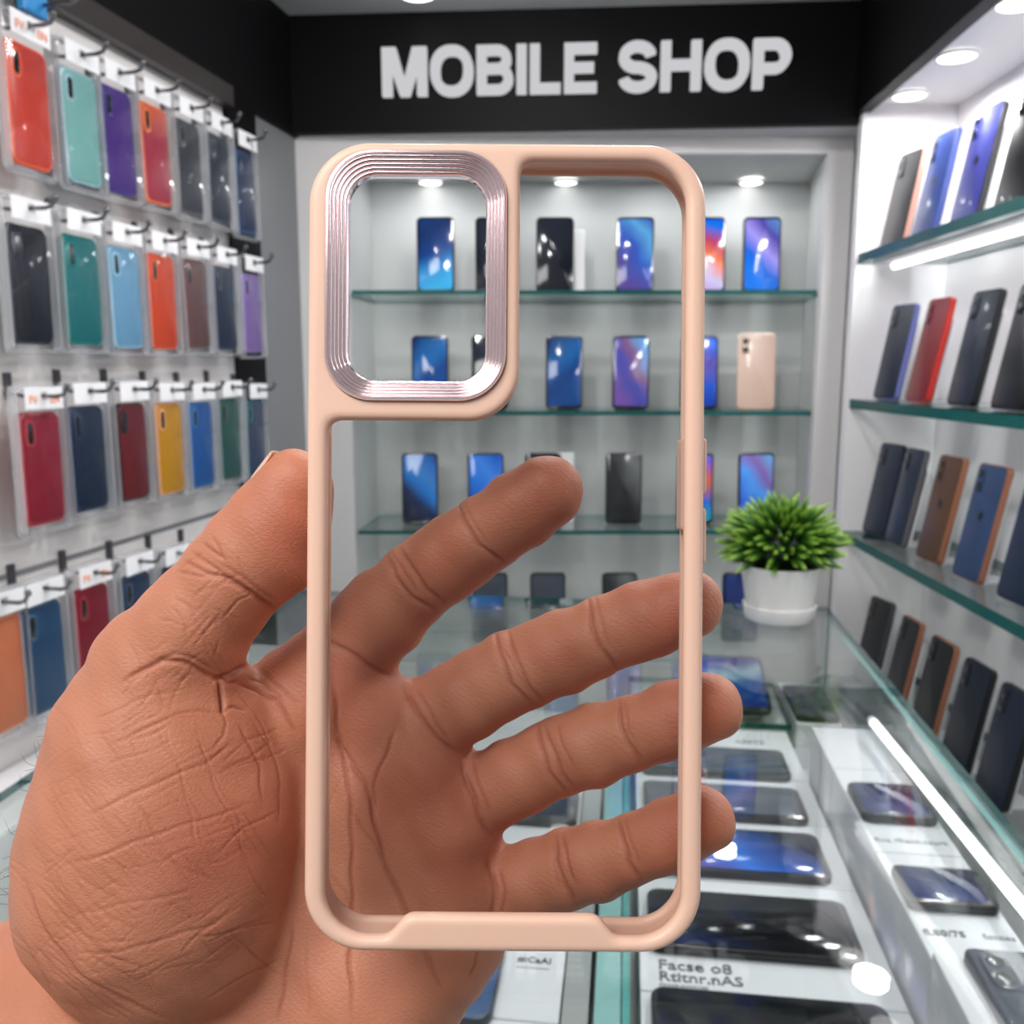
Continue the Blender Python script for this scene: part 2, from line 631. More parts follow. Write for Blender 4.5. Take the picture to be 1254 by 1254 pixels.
BK = pbr('phone_black_frame', (16, 17, 20), 0.3)
NV = pbr('phone_navy_frame', (24, 32, 52), 0.3)
SCR = {
    'bluepeak': screen('wall_bluepeak', [(60, 170, 225), (50, 140, 205), (18, 60, 130), (20, 45, 95), (22, 62, 120)], 20, 11, 0.25, 1),
    'dark': screen('wall_dark', [(22, 26, 36), (30, 36, 50), (38, 44, 58)], 60, 11, 0.3, 2, 0.15),
    'violet': screen('wall_violet', [(88, 70, 150), (52, 90, 190), (96, 170, 225), (40, 80, 170), (60, 110, 190)], -50, 11, 0.6, 3),
    'flame': screen('wall_flame', [(180, 150, 210), (190, 185, 220), (220, 110, 70), (170, 60, 90), (25, 105, 215), (20, 90, 200)], -28, 11, 0.35, 4),
    'prism': screen('wall_prism', [(20, 110, 215), (22, 95, 200), (150, 140, 220), (70, 60, 150), (100, 160, 220), (20, 30, 60)], -48, 11, 0.25, 5),
    'deep': screen('wall_deep', [(20, 70, 135), (18, 60, 125), (30, 95, 160), (16, 48, 100), (20, 60, 115)], 40, 11, 0.5, 6),
    'lilac': screen('wall_lilac', [(110, 80, 160), (70, 75, 165), (130, 90, 130), (100, 165, 225), (40, 80, 170), (40, 60, 120)], -60, 11, 0.5, 7),
    'azure': screen('wall_azure', [(18, 60, 160), (20, 75, 185), (70, 60, 150), (25, 95, 215), (20, 80, 190)], 15, 11, 0.5, 8),
    'beam': screen('wall_beam', [(24, 34, 58), (24, 40, 80), (30, 110, 190), (55, 120, 190), (40, 100, 180), (32, 42, 62), (34, 44, 62)], -45, 11, 0.08, 9),
    'electric': screen('wall_electric', [(20, 70, 160), (30, 110, 210), (60, 125, 215), (20, 85, 190), (14, 40, 100)], -45, 11, 0.2, 10),
    'smoke': screen('wall_smoke', [(30, 32, 36), (38, 40, 44), (95, 98, 100), (38, 40, 44), (28, 30, 34)], -58, 11, 0.2, 11, 0.15),
    'rainbow': screen('wall_rainbow', [(30, 140, 170), (50, 90, 180), (190, 90, 60), (110, 80, 190), (60, 120, 200)], 10, 11, 0.4, 12),
    'sky': screen('wall_sky', [(40, 80, 190), (70, 140, 220), (120, 90, 160), (100, 170, 225), (70, 120, 190)], -52, 11, 0.45, 13),
    'slate': screen('wall_slate', [(52, 58, 70), (60, 68, 80), (66, 70, 82)], 30, 11, 0.3, 14, 0.1),
    'night': screen('wall_night', [(18, 28, 60), (24, 44, 100), (20, 32, 66)], -40, 11, 0.3, 15, 0.2),
    'wing': screen('wall_wing', [(20, 26, 44), (30, 70, 150), (50, 110, 200), (90, 70, 140), (40, 40, 70)], 40, 11, 0.5, 16),
    'streak': screen('wall_streak', [(15, 16, 19), (16, 17, 20), (17, 18, 22), (28, 44, 84), (17, 18, 22), (16, 17, 20), (15, 16, 18)], 58, 8, 0.12, 17, 0.08),
    'greyscreen': screen('wall_grey', [(60, 68, 80), (76, 84, 96), (66, 74, 86)], 20, 11, 0.3, 18, 0.1),
    'aurora': screen('wall_aurora', [(14, 34, 90), (16, 56, 130), (24, 90, 160), (150, 190, 205), (70, 74, 160), (92, 80, 168), (90, 80, 160)], 20, 12, 0.45, 19, 0.25),
    'bluetile': screen('wall_bluetile', [(22, 30, 60), (36, 58, 120), (66, 76, 118), (92, 96, 112)], 60, 9, 0.5, 20, 0.15),
    'blueback': screen('back_blue', [(68, 92, 128), (74, 94, 134), (104, 98, 134)], 70, 9, 0.3, 21, 0.05),
}

# ------------------------------------------------------------------ back cabinet
YF, YB = 1.72, 1.93
cxl = atY(366, 400, YF).x
cxr = atY(1034, 400, YF).x
ol = atY(428, 400, YF).x
orr = atY(1003, 400, YF).x
ot = atY(700, 188, YF).z
il = atY(458, 400, YB).x
ir = atY(983, 400, YB).x
it = atY(700, 224, YB).z
zb = ZC - 0.56
cab = thing('display_cabinet', T(0, YF, 0), 'white recessed wall display cabinet with grey lining under the black shop sign', 'cabinet')
MCab = T(0, -YF, 0)
bm = bmesh.new()
box(bm, cxl, ol, YF, YF + 0.02, 0.0, ZFB)
box(bm, orr, cxr, YF, YF + 0.02, 0.0, ZFB)
box(bm, ol, orr, YF, YF + 0.02, ot, ZFB)
link('face_frame', bm, OFFWHITE, parent=cab, M=MCab)


def quadpart(name, pts, mat, parent, M, th=0.004, n=None):
    bm = bmesh.new()
    a = [bm.verts.new(p) for p in pts]
    f = bm.faces.new(a)
    bm.normal_update()
    nn = Vector(n) if n else f.normal.copy()
    b = [bm.verts.new(Vector(p) + nn * th) for p in pts]
    bm.faces.new(b)
    for i in range(len(a)):
        bm.faces.new((a[i], a[(i + 1) % len(a)], b[(i + 1) % len(a)], b[i]))
    return link(name, bm, mat, parent=parent, M=M)


quadpart('back_panel', [(il, YB, zb), (ir, YB, zb), (ir, YB, it), (il, YB, it)], CABGREY, cab, MCab, n=(0, 1, 0))
quadpart('side_panel', [(ol, YF + .02, zb), (il, YB, zb), (il, YB, it), (ol, YF + .02, ot)], CABGREY, cab, MCab, n=(-1, 0, 0))
quadpart('side_panel', [(orr, YF + .02, zb), (ir, YB, zb), (ir, YB, it), (orr, YF + .02, ot)], CABGREY, cab, MCab, n=(1, 0, 0))
quadpart('top_panel', [(ol, YF + .02, ot), (orr, YF + .02, ot), (ir, YB, it), (il, YB, it)], CABGREY, cab, MCab, n=(0, 0, 1))
quadpart('base_panel', [(ol, YF + .0, zb), (orr, YF + .0, zb), (ir, YB, zb), (il, YB, zb)], CABGREY, cab, MCab, n=(0, 0, -1))
bm = bmesh.new(); box(bm, ol, orr, YF, YF + 0.02, 0.0, zb - 0.005)
link('plinth_panel', bm, OFFWHITE, parent=cab, M=MCab)

shelfz = []
for i, (py, lab) in enumerate(((358, 'topmost glass shelf in the back cabinet, green front edge'),
                               (506, 'middle glass shelf in the back cabinet, level with the lower rim of the camera ring'),
                               (652, 'lowest glass shelf in the back cabinet, behind the plant and index fingertip'))):
    z = atY(700, py, YF + 0.012).z
    shelfz.append(z)
    bm = bmesh.new()
    k = 0.95
    pts = [(ol + .004, YF + .012), (orr - .004, YF + .012), (ir - .003, YB - .003), (il + .003, YB - .003)]
    a = [bm.verts.new((x, y, z - 0.004)) for x, y in pts]
    b = [bm.verts.new((x, y, z + 0.004)) for x, y in pts]
    bm.faces.new(a); bm.faces.new(b)
    for j in range(4):
        f = bm.faces.new((a[j], a[(j + 1) % 4], b[(j + 1) % 4], b[j]))
        f.material_index = 1 if j == 0 else 2
    o = link('glass_shelf', bm, [GCLEAR, GEDGE, GEDGEL])
    tag(o, lab, 'shelf', 'glass shelves of the back cabinet')
shelfz.append(zb - 0.004)

YP = 1.80
RED_ = None
back_rows = [
    (0, [(533, 'bluepeak', 'phone with a bright blue peak wallpaper, seen through the camera ring on the top shelf'),
         (605, 'dark', 'dark phone half hidden by the right side of the camera ring, top shelf'),
         (680, 'dark', 'black phone in front of a white price card on the top back shelf'),
         (778, 'violet', 'phone with light blue and violet streaks on the top shelf, left of the case side'),
         (866, 'flame', 'phone with an orange and blue fan wallpaper, partly behind the case side'),
         (934, 'prism', 'phone with crossing blue and lilac rays, rightmost on the top back shelf')]),
    (1, [(526, 'deep', 'blue phone with a lamp glint, seen low through the camera ring on the middle shelf'),
         (600, 'dark', 'dark phone mostly behind the lower right camera ring, middle shelf'),
         (691, 'deep', 'deep blue phone just right of the camera island on the middle shelf'),
         (773, 'lilac', 'phone with blue and lilac bursts on the middle shelf of the back cabinet'),
         (857, 'azure', 'vivid blue phone partly behind the case side on the middle shelf'),
         (927, 'BACK', 'pale gold phone turned to show its back, rightmost on the middle shelf')]),
    (2, [(514, 'beam', 'phone with a slanting blue beam wallpaper, leftmost on the lowest glass shelf'),
         (595, 'electric', 'electric blue phone just above the index finger on the lowest glass shelf'),
         (665, 'dark', 'dark phone almost hidden by the index fingertip on the lowest glass shelf'),
         (764, 'smoke', 'black phone with a grey light streak on the lowest glass shelf'),
         (852, 'rainbow', 'phone with a multicoloured wallpaper behind the side buttons of the case'),
         (927, 'sky', 'light blue phone standing right behind the spiky green plant')]),
    (3, [(600, 'slate', 'slate grey phone low in the cabinet, left of its pair between index and middle finger'),
         (671, 'slate', 'slate grey phone low in the cabinet, above the knuckles of the middle finger'),
         (760, 'smoke', 'dark phone low in the cabinet, showing just above the middle fingertip'),
         (908, 'night', 'dark blue phone low in the cabinet, left of the white plant pot')]),
]
PEACHB = pbr('pale_gold_back', (200, 172, 156), 0.3, coat=0.4)
WHITEF = pbr('pale_phone_frame', (216, 190, 178), 0.3, metal=0.3)
for ri, items in back_rows:
    z = shelfz[ri] + 0.0045
    for px, sk, lab in items:
        x = atY(px, 452, YP).x
        x = (px - CX) / FPX * YP / ray(px, [310, 455, 600, 715][ri]).y
        rot = Matrix.Rotation(rad(random.uniform(-3, 3)), 4, 'Z')
        lean = Matrix.Rotation(rad(-4), 4, 'X')
        M = T(x, YP, z) @ rot @ lean
        if sk == 'BACK':
            phone(M, lab, 'phones in the back cabinet', h=0.15, body=WHITEF, face=PEACHB, style='back')
        else:
            phone(M, lab, 'phones in the back cabinet', h=0.145, w=0.0735, body=BK, face=SCR[sk])
# white price cards
for px, ri, lab in ((703, 0, 'white price card leaning behind the black phone on the top back shelf'),
                    (690, 2, 'white price card behind the index fingertip on the lowest back shelf')):
    x = (px - CX) / FPX * (YP + .02) / ray(px, [310, 455, 600, 715][ri]).y
    bm = bmesh.new(); bevbox(bm, -0.022, 0.022, 0, 0.003, 0, 0.125 if ri == 0 else 0.143, 0.001)
    tag(link('price_card', bm, CARD, M=T(x, YP + 0.03, shelfz[ri] + 0.0045) @ Matrix.Rotation(rad(-4), 4, 'X')), lab, 'card', 'price cards')
for px, lab in ((527, 'round recessed lamp in the cabinet top, seen through the camera ring'),
                (693, 'round recessed lamp in the cabinet top, seen under the upper edge of the case'),
                (920, 'round recessed lamp in the cabinet top, right of the case')):
    Y = 1.905
    # on the sloping lining: between front and back height
    f = (Y - YF - .02) / (YB - YF - .02)
    z = ot + (it - ot) * f
    x = (px - CX) / FPX * Y / ray(px, 218).y
    downlight((x, Y, z - 0.002), 0.023, lab, 'downlights in the back cabinet')

# ------------------------------------------------------------------ right wall unit
VF, VB = 0.56, 0.715
UE = 1.63
zsof = ZC + 0.443
bm = bmesh.new(); box(bm, -UE - 0.03, 0.2, VB, VB + 0.03, 0, zsof + 0.02); struct('wall_right', bm, WHITE, M=MR)
unit = thing('wall_shelf_unit', MR @ T(-UE, VF, 0), 'bright white lit wall shelf unit along the right side of the shop', 'shelf unit')
MU = T(UE, -VF, 0)
bm = bmesh.new(); box(bm, -UE - 0.025, -UE, VF - 0.004, VB - .0005, 0.0, zsof); link('end_panel', bm, WHITE, parent=unit, M=MU)
bm = bmesh.new()
vx = planeR(1145, 0, 0.5)
pts = [(-UE - .02, VF - 0.006), (-1.175, 0.535), (-0.4, 0.49), (0.1, 0.46), (0.1, VB - .0005), (-UE - .02, VB - .0005)]
a = [bm.verts.new((x, y, zsof)) for x, y in pts]; b = [bm.verts.new((x, y, zsof + 0.018)) for x, y in pts]
bm.faces.new(a); bm.faces.new(b)
for i in range(6):
    bm.faces.new((a[i], a[(i + 1) % 6], b[(i + 1) % 6], b[i]))
link('soffit', bm, WHITE, parent=unit, M=MU)
bm = bmesh.new()
pts = [(-UE - .06, VF - 0.012), (-1.175, 0.528), (-0.4, 0.483), (0.1, 0.453), (0.1, 0.475), (-0.4, 0.505), (-1.175, 0.55), (-UE - .06, VF + 0.01)]
a = [bm.verts.new((x, y, zsof - 0.012)) for x, y in pts]; b = [bm.verts.new((x, y, CEIL)) for x, y in pts]
for i in range(8):
    if i not in (3, 7) or True:
        bm.faces.new((a[i], a[(i + 1) % 8], b[(i + 1) % 8], b[i]))
for k in range(3):
    bm.faces.new((a[k], a[k + 1], a[6 - k], a[7 - k])); bm.faces.new((b[k], b[k + 1], b[6 - k], b[7 - k]))
struct('trim_8', bm, BLACKP, M=MR)
for px, py, lab in ((1114, 114, 'far round downlight in the white soffit over the right shelves'),
                    (1172, 66, 'second round downlight along the white soffit over the right shelves'),
                    (1249, 0, 'nearest round downlight in the soffit, cut by the photo corner')):
    p = atZ(px, py, zsof)
    downlight((p.x, p.y, zsof - 0.0005), 0.026, lab, 'downlights in the right soffit')

hs = [0.3385 * 0.56, -0.109 * 0.56, -0.5345 * 0.56, -0.575]
labs = ['topmost glass shelf on the right wall with a bright strip light below it',
        'second glass shelf from the top on the right wall, at eye level',
        'third glass shelf on the right wall, running down behind the green plant',
        'lowest glass shelf on the right wall, behind the glass counter edge']
rz = []
for h, lab in zip(hs, labs):
    z = ZC + h
    bm = bmesh.new()
    box(bm, -UE + .001, 0.1, VF, VB - 0.001, z - 0.008, z + 0.008, 0, 1)
    tag(link('glass_shelf', bm, [GCLEAR, GEDGE], M=MR), lab, 'shelf', 'glass shelves of the right wall unit')
    rz.append(z + 0.008)
# strip light under the top shelf: white carrier and tube
lt = thing('strip_light', MR @ T(-1.45, 0.60, rz[0] - 0.0165), 'white strip light glowing under the top right shelf', 'light')
bm = bmesh.new(); box(bm, -0.14, 1.5, -0.03, 0.05, -0.006, 0.0)
link('carrier', bm, WHITE, parent=lt)
pa = planeR(1095, 328, 0.60); pb = planeR(1254, 288, 0.60)
bm = bmesh.new()
tube(bm, [(pa.x + 1.45, 0.0, -0.011), (1.3, 0.0, -0.011)], 0.0055, 10)
link('tube', bm, LEDM, parent=lt)


def pc(name, c, rough=0.35, coat=0.15):
    return pbr(name, c, rough, coat=coat, var=0.06, scale=18)


COPPER = pbr('copper_frame', (176, 116, 90), 0.35, metal=0.5)
ROSE = pbr('rose_frame', (205, 150, 135), 0.3, metal=0.5)
PERI = pbr('periwinkle_frame', (110, 118, 190), 0.35)
EMB = pbr('emblem_dark', (14, 18, 28), 0.3)
right_rows = [
    (0, [(1113, 203, ROSE, pc('back_silverblack', (46, 46, 48)), None, 'black phone with a rose edge, far end of the top right shelf'),
         (1158, 180, pc('edge_blue', (40, 60, 130)), pc('back_blue_a', (38, 58, 118)), EMB, 'blue phone beside the rose edged black one on the top right shelf'),
         (1212, 148, pc('edge_black', (20, 20, 24)), pc('back_indigo', (52, 56, 132)), EMB, 'indigo phone with a black edge on the top right shelf'),
         (1274, 112, BK, pc('back_black_a', (18, 18, 20)), None, 'black phone cut by the right photo edge, top right shelf')]),
    (1, [(1110, 380, PERI, pc('back_navy_a', (26, 34, 52)), None, 'dark phone with a periwinkle edge, far end of the second right shelf'),
         (1152, 373, pc('edge_red', (200, 40, 30)), pc('back_red', (120, 18, 20)), None, 'red phone leaning on the second right shelf'),
         (1210, 364, BK, pc('back_navy_b', (20, 30, 46)), EMB, 'dark navy phone right of the red phone'),
         (1272, 352, BK, pc('back_black_b', (15, 16, 18)), None, 'black phone cut by the right photo edge, second right shelf')]),
    (2, [(1087, 556, NV, pc('back_navy_c', (34, 42, 60)), EMB, 'navy phone at the far end of the third right shelf'),
         (1122, 565, pc('edge_grey', (96, 92, 96)), pc('back_navy_d', (30, 40, 58)), None, 'navy phone with a grey edge, second from the far end of the third right shelf'),
         (1166, 573, COPPER, pc('back_bronze', (88, 60, 40)), EMB, 'bronze phone with a copper edge on the third right shelf'),
         (1217, 585, COPPER, pc('back_steelblue', (44, 66, 104)), EMB, 'steel blue phone with a copper edge on the third right shelf'),
         (1280, 600, NV, pc('back_navy_e', (22, 38, 64)), None, 'dark blue phone cut by the photo edge on the third right shelf')]),
    (3, [(1080, 727, pc('edge_dim', (70, 70, 74)), pc('back_char_a', (38, 39, 42)), None, 'charcoal phone at the far end of the lowest right shelf, seen over the counter edge'),
         (1118, 750, COPPER, pc('back_char_b', (34, 35, 38)), None, 'charcoal phone with a copper edge, second from the far end of the lowest right shelf'),
         (1157, 778, COPPER, pc('back_char_c', (26, 27, 30)), None, 'black phone with a copper edge, third from the far end of the lowest right shelf'),
         (1200, 807, BK, pc('back_inknavy', (20, 28, 42)), None, 'ink navy phone behind the counter edge, fourth on the lowest right shelf'),
         (1248, 840, BK, pc('back_inkblue', (22, 32, 50)), None, 'blue black phone at the photo edge on the lowest right shelf')]),
]
LEAN = rad(10.5)
VP0 = 0.598
for ri, items in right_rows:
    z = rz[ri]
    hh = 0.163 if ri < 3 else 0.158
    for px, py, body, face, emb, lab in items:
        vt = VP0 + hh * math.sin(LEAN)
        u = max(planeR(px, py, vt).x, -UE + 0.044)
        YW = Matrix.Rotation(rad(12 if px < 1118 and ri != 3 or px < 1100 else 3), 4, 'Z')
        M = MR @ T(u, VP0, z + 0.0022) @ YW @ Matrix.Rotation(-LEAN, 4, 'X')
        phone(M, lab, 'phones on the right wall shelves', w=(0.066 if px < 1140 else 0.072), h=hh, t=0.0095, body=body, face=face, style='back', emblem=emb)
        st = thing('phone_stand', MR @ T(u, VP0, z + 0.0003) @ YW @ T(0, 0.012, 0), 'white stand behind the ' + brief(lab), 'stand', 'phone stands')
        bm = bmesh.new(); bevbox(bm, -0.024, 0.031, 0.0, 0.003, 0.0008, hh * 0.8, 0.0005)
        link('back_rest', bm, STANDM, parent=st, M=Matrix.Rotation(-LEAN, 4, 'X'))
        bm = bmesh.new(); bevbox(bm, -0.02, 0.02, 0.004, 0.045, 0.0, 0.0024, 0.0005)
        link('foot', bm, STANDM, parent=st)

# ------------------------------------------------------------------ counter
ZG = ZC - 0.33
ZD = 0.78
XL, YN = -0.77, -1.0
ctr = thing('glass_counter', MC, 'glass topped display counter with pale green edges filling the foreground', 'counter')
bm = bmesh.new()
box(bm, XL, 0, YN, 0, ZG - 0.008, ZG, 0, 1)
link('top_glass', bm, [GTOP, GEDGE], parent=ctr)
bm = bmesh.new(); box(bm, -0.008, -0.001, YN, -0.002, ZD, ZG - 0.0082, 0, 1)
bm.faces.ensure_lookup_table()
for f in bm.faces:
    f.material_index = 0 if abs(f.normal.x) > 0.5 or f.calc_area() > 0.05 else 1
link('side_glass', bm, [GCLEAR, GEDGEL], parent=ctr)
bm = bmesh.new(); box(bm, XL, XL + 0.007, YN, -0.002, ZD, ZG - 0.0082)
link('side_glass', bm, [GCLEAR], parent=ctr)
bm = bmesh.new(); box(bm, XL + 0.008, -0.009, -0.008, -0.002, ZD, ZG - 0.0082)
link('rear_glass', bm, [GCLEAR], parent=ctr)
bm = bmesh.new(); box(bm, XL, 0, YN, 0, ZD - 0.02, ZD)
link('deck', bm, DECKM, parent=ctr)
bm = bmesh.new(); box(bm, XL + 0.02, -0.02, YN, -0.02, 0.0, ZD - 0.0205)
link('plinth', bm, OFFWHITE, parent=ctr)
bm = bmesh.new(); box(bm, -0.322, -0.304, YN, -0.16, ZD, ZD + 0.062)
link('divider_bar', bm, BARM, parent=ctr)
bm = bmesh.new(); box(bm, -0.300, -0.282, YN, -0.16, ZD, ZD + 0.064)
link('divider_glass', bm, GEDGEL, parent=ctr)
bm = bmesh.new(); box(bm, -0.281, -0.2755, YN, -0.16, ZD, ZD + 0.064)
link('divider_glass', bm, pbr('glass_edge_mid', (90, 160, 155), 0.15), parent=ctr)
# glowing tube added in place of the shelf strip light's reflection in the glass
pa = MCi @ atZ(1070, 885, ZC - 0.36); pb = MCi @ atZ(1262, 1122, ZC - 0.36)
la = thing('strip_light', MC @ T(pa.x, pa.y, ZC - 0.36), 'glowing tube standing in for the strip light reflection, right side of the glass counter', 'light')
bm = bmesh.new(); d = pb - pa
tube(bm, [(0, 0, 0), (d.x * 1.08, d.y * 1.08, 0)], 0.0045, 10); link('tube', bm, LEDM, parent=la)
bm = bmesh.new(); tube(bm, [(-d.x * .02, -d.y * .02, 0), (0, 0, 0)], 0.005, 10); link('end_cap', bm, WHITE, parent=la)


def ylocal(py, Z, px=900):
    return (MCi @ atZ(px, py, Z)).y


def carton(x0, x1, y0, y1, z1, lab, texts=(), z0=None):
    z0 = ZD + 0.0003 if z0 is None else z0
    t = thing('phone_box', MC @ T((x0 + x1) / 2, (y0 + y1) / 2, z0), lab, 'box', 'white phone boxes in the counter')
    w, d = (x1 - x0) / 2, (y1 - y0) / 2
    h = z1 - z0
    bm = bmesh.new(); bevbox(bm, -w + .0005, w - .0005, -d + .0005, d - .0005, 0, h * 0.5, 0.0005)
    link('tray', bm, BOXM, parent=t)
    bm = bmesh.new(); bevbox(bm, -w, w, -d, d, h * 0.5 + 0.0004, h, 0.0012)
    lid = link('lid', bm, BOXM, parent=t)
    for body, size, x, y, mat in texts:
        text_part('print', body, size, mat, lid, T(x - (x0 + x1) / 2, y - (y0 + y1) / 2, h + 0.0002))
    return t


def flat_phone(xc, yc, z, lab, face, L=0.16, W=0.077, body=BK, style='screen', along='x', tilt=0.0, M=None, cams=True):
    # local Z (length) -> counter x or y ; shown face (-Y) -> up
    if along == 'x':
        R3 = frame((0, 0, 0), (0, 1, 0), (0, 0, -1), (-1, 0, 0))
    elif along == 'x-':
        R3 = frame((0, 0, 0), (0, -1, 0), (0, 0, -1), (1, 0, 0))
    else:
        R3 = frame((0, 0, 0), (1, 0, 0), (0, 0, -1), (0, 1, 0))
    c = R3 @ Vector((0, 0, L / 2))
    Mx = MC @ T(xc, yc, z + 0.0081) @ Matrix.Rotation(tilt, 4, 'X') @ T(-c.x, -c.y, 0) @ R3
    return phone(Mx, lab, 'phones lying in the counter', w=W, h=L, t=0.008, body=body, face=face, style=style, cams=cams)


ZA = ZC - 0.44
AX0, AX1 = -0.268, -0.083
cuts = [1330, 1222, 1080, 1005, 952, 893]
ycut = [ylocal(c, ZA) for c in cuts]
alabs = ['white phone box nearest the photo bottom in the middle counter row',
         'white phone box with bold grey lettering below its black phone',
         'white phone box under the blue and purple screen phone',
         'white phone box under the plain grey screen phone',
         'white phone box farthest back in the middle counter row, small lettering']
for i in range(5):
    tx = ()
    if i == 1:
        yb = ylocal(1194, ZA); yb2 = ylocal(1208, ZA); yb3 = ylocal(1214, ZA)
        x0 = (MCi @ atZ(806, 1194, ZA)).x
        tx = (('Facse o8', 0.0155, x0, yb, INK), ('Rtitnr.nAS', 0.0145, x0, yb2, INK), ('dpocs.optones', 0.006, x0, yb3 - .001, INKL))
    if i == 4:
        tx = (('AMTS', 0.014, -0.15, ylocal(910, ZA), INKL),)
    carton(AX0, AX1, ycut[i] + 0.0006, ycut[i + 1] - 0.0006, ZA, alabs[i], tx)
for py, sk, lab in ((1262, 'streak', 'black phone peeking in at the photo bottom in the middle counter row'),
                    (1127, 'streak', 'large black phone with faint blue lines lying above the bold lettering'),
                    (1040, 'wing', 'phone with a blue and purple wing wallpaper lying beside the little fingertip'),
                    (979, 'greyscreen', 'phone with a plain grey screen lying in the middle counter row'),
                    (931, 'slate', 'dark phone lying farthest back in the middle counter row, beside the ring fingertip')):
    W = 0.077 if py > 1000 else 0.068
    flat_phone(-0.181, ylocal(py, ZA + 0.008), ZA, lab, SCR[sk], W=W)
# right row, raised
ZB_ = ZC - 0.385
BX0, BX1 = -0.079, -0.012
bc = [1172, 1045, 945, 895]
yb = [ylocal(c, ZB_, 1110) for c in bc]
tx1 = (('fl.80/7S', 0.0095, BX0 + 0.004, ylocal(1146, ZB_, 1150), INK), ('fontes', 0.0085, BX0 + 0.043, ylocal(1146, ZB_, 1150), INKL))
tx2 = (('fluq /fRann.nsurb', 0.0085, BX0 + 0.004, ylocal(1033, ZB_, 1120), INKL),)
carton(BX0, BX1, yb[0] + .0006, yb[1] - .0006, ZB_, 'raised white phone box under the glowing tube, lettering on its front margin', tx1)
carton(BX0, BX1, yb[1] + .0006, yb[2] - .0006, ZB_, 'raised white phone box behind the lettered one, faint pale print', tx2)
carton(BX0, BX1, yb[2] + .0006, yb[3] - .0006, ZB_, 'small raised white box farthest back under the glowing tube')
carton(BX0, BX1, yb[0] - 0.2, yb[0] - .0006, ZB_ + 0.006, 'raised white phone box in the lower right photo corner')
flat_phone(-0.046, ylocal(1083, ZB_ + .008, 1150), ZB_, 'short phone with blue tiled wallpaper lying under the glowing tube', SCR['bluetile'], L=0.063, W=0.05, along='x')
flat_phone(-0.046, ylocal(978, ZB_ + .008, 1080), ZB_, 'phone with a dim blue wallpaper lying at the far part of the raised row', SCR['bluetile'], L=0.063, W=0.064, along='x')
flat_phone(-0.038, ylocal(1215, ZB_ + .012, 1220) - 0.03, ZB_ + 0.006, 'dark slate phone in the lower right photo corner', SCR['slate'], L=0.14, W=0.05, along='y', style='back', body=NV)
# left row
LX0, LX1 = -0.52, -0.3235
lc = [1330, 1250, 1090, 1010, 950]
yl = [ylocal(c, ZA, 640) for c in lc]
llabs = ['white phone box at the photo bottom, left counter row', 'white phone box with the blue grey phone, below the case and left of the divider',
         'white phone box behind the little finger, left counter row', 'white phone box between ring and little finger, left counter row']
for i in range(4):
    tx = ()
    if i == 1:
        tx = (('#:CaAI', 0.009, (MCi @ atZ(633, 1180, ZA)).x, ylocal(1178, ZA, 640), INK), ('_______', 0.007, (MCi @ atZ(633, 1180, ZA)).x, ylocal(1184, ZA, 640), INKL))
    carton(LX0, LX1, yl[i] + .0006, yl[i + 1] - .0006, ZA, llabs[i], tx)
xr = (MCi @ atZ(612, 1205, ZA)).x
flat_phone(xr - 0.08, ylocal(1195, ZA + .008, 600), ZA, 'blue grey phone lying below the case beside the heel of the hand', SCR['blueback'], W=0.09, style='back', body=NV, along='x-', cams=False)
xr = (MCi @ atZ(709, 987, ZA)).x
flat_phone(xr - 0.08, ylocal(985, ZA + .008, 680), ZA, 'dark phone glimpsed between ring and little finger', SCR['slate'], W=0.066)
# far group
bm = bmesh.new()
ye = ylocal(886, ZA, 940)
box(bm, -0.275, -0.072, ye, -0.012, ZA - 0.008, ZA, 0, 1)
o = link('riser_shelf', bm, [GCLEAR, GEDGE], M=MC)
tag(o, 'small glass riser shelf with dark green front edge at the far end of the counter', 'shelf')
bm = bmesh.new(); box(bm, -0.272, -0.075, ye + 0.012, -0.012, ZD + .0003, ZA - 0.0083)
tag(link('riser_block', bm, OFFWHITE, M=MC), 'white block under the glass riser shelf at the far end of the counter', 'block')
Mt = MC @ T(-0.140, ye + 0.012, ZA + 0.004) @ Matrix.Rotation(rad(15), 4, 'X') @ frame((0, 0, 0.0085), (1, 0, 0), (0, 0, -1), (0, 1, 0))
phone(Mt, 'large phone with a blue and violet wave wallpaper propped up left of the plant pot', 'phones lying in the counter', w=0.092, h=0.125, t=0.008, body=BK, face=SCR['aurora'])
bm = bmesh.new()
v = [bm.verts.new(p) for p in ((-0.03, 0.0, 0), (0.03, 0.0, 0), (0.03, 0.085, 0), (-0.03, 0.085, 0), (-0.03, 0.085, 0.0225), (0.03, 0.085, 0.0225))]
for f in ((0, 1, 2, 3), (3, 2, 5, 4), (0, 4, 5, 1), (0, 3, 4), (1, 5, 2)):
    bm.faces.new([v[k] for k in f])
tag(link('wedge_stand', bm, STANDM, M=MC @ T(-0.140, ye + 0.016, ZA + 0.0003)), 'white wedge stand propping the large blue phone by the plant', 'stand')
carton(-0.066, -0.010, ye + 0.004, -0.012, ZA, 'white box under the dark phone in front of the plant pot')
flat_phone(-0.038, ye + 0.066, ZA, 'dark phone lying below the plant pot at the counter corner', SCR['slate'], L=0.115, W=0.054, along='y', style='back')

# base cabinet along the left wall
bm = bmesh.new(); bevbox(bm, -1.5, -0.32, -0.10, -0.002, 0.0, ZC - 0.43, 0.004)
tag(link('base_cabinet', bm, WHITE, M=ML), 'white base ledge under the hanging packs on the left wall', 'cabinet')

# ------------------------------------------------------------------ packs on the left wall
CW, CH, CT = 0.061, 0.1225, 0.009


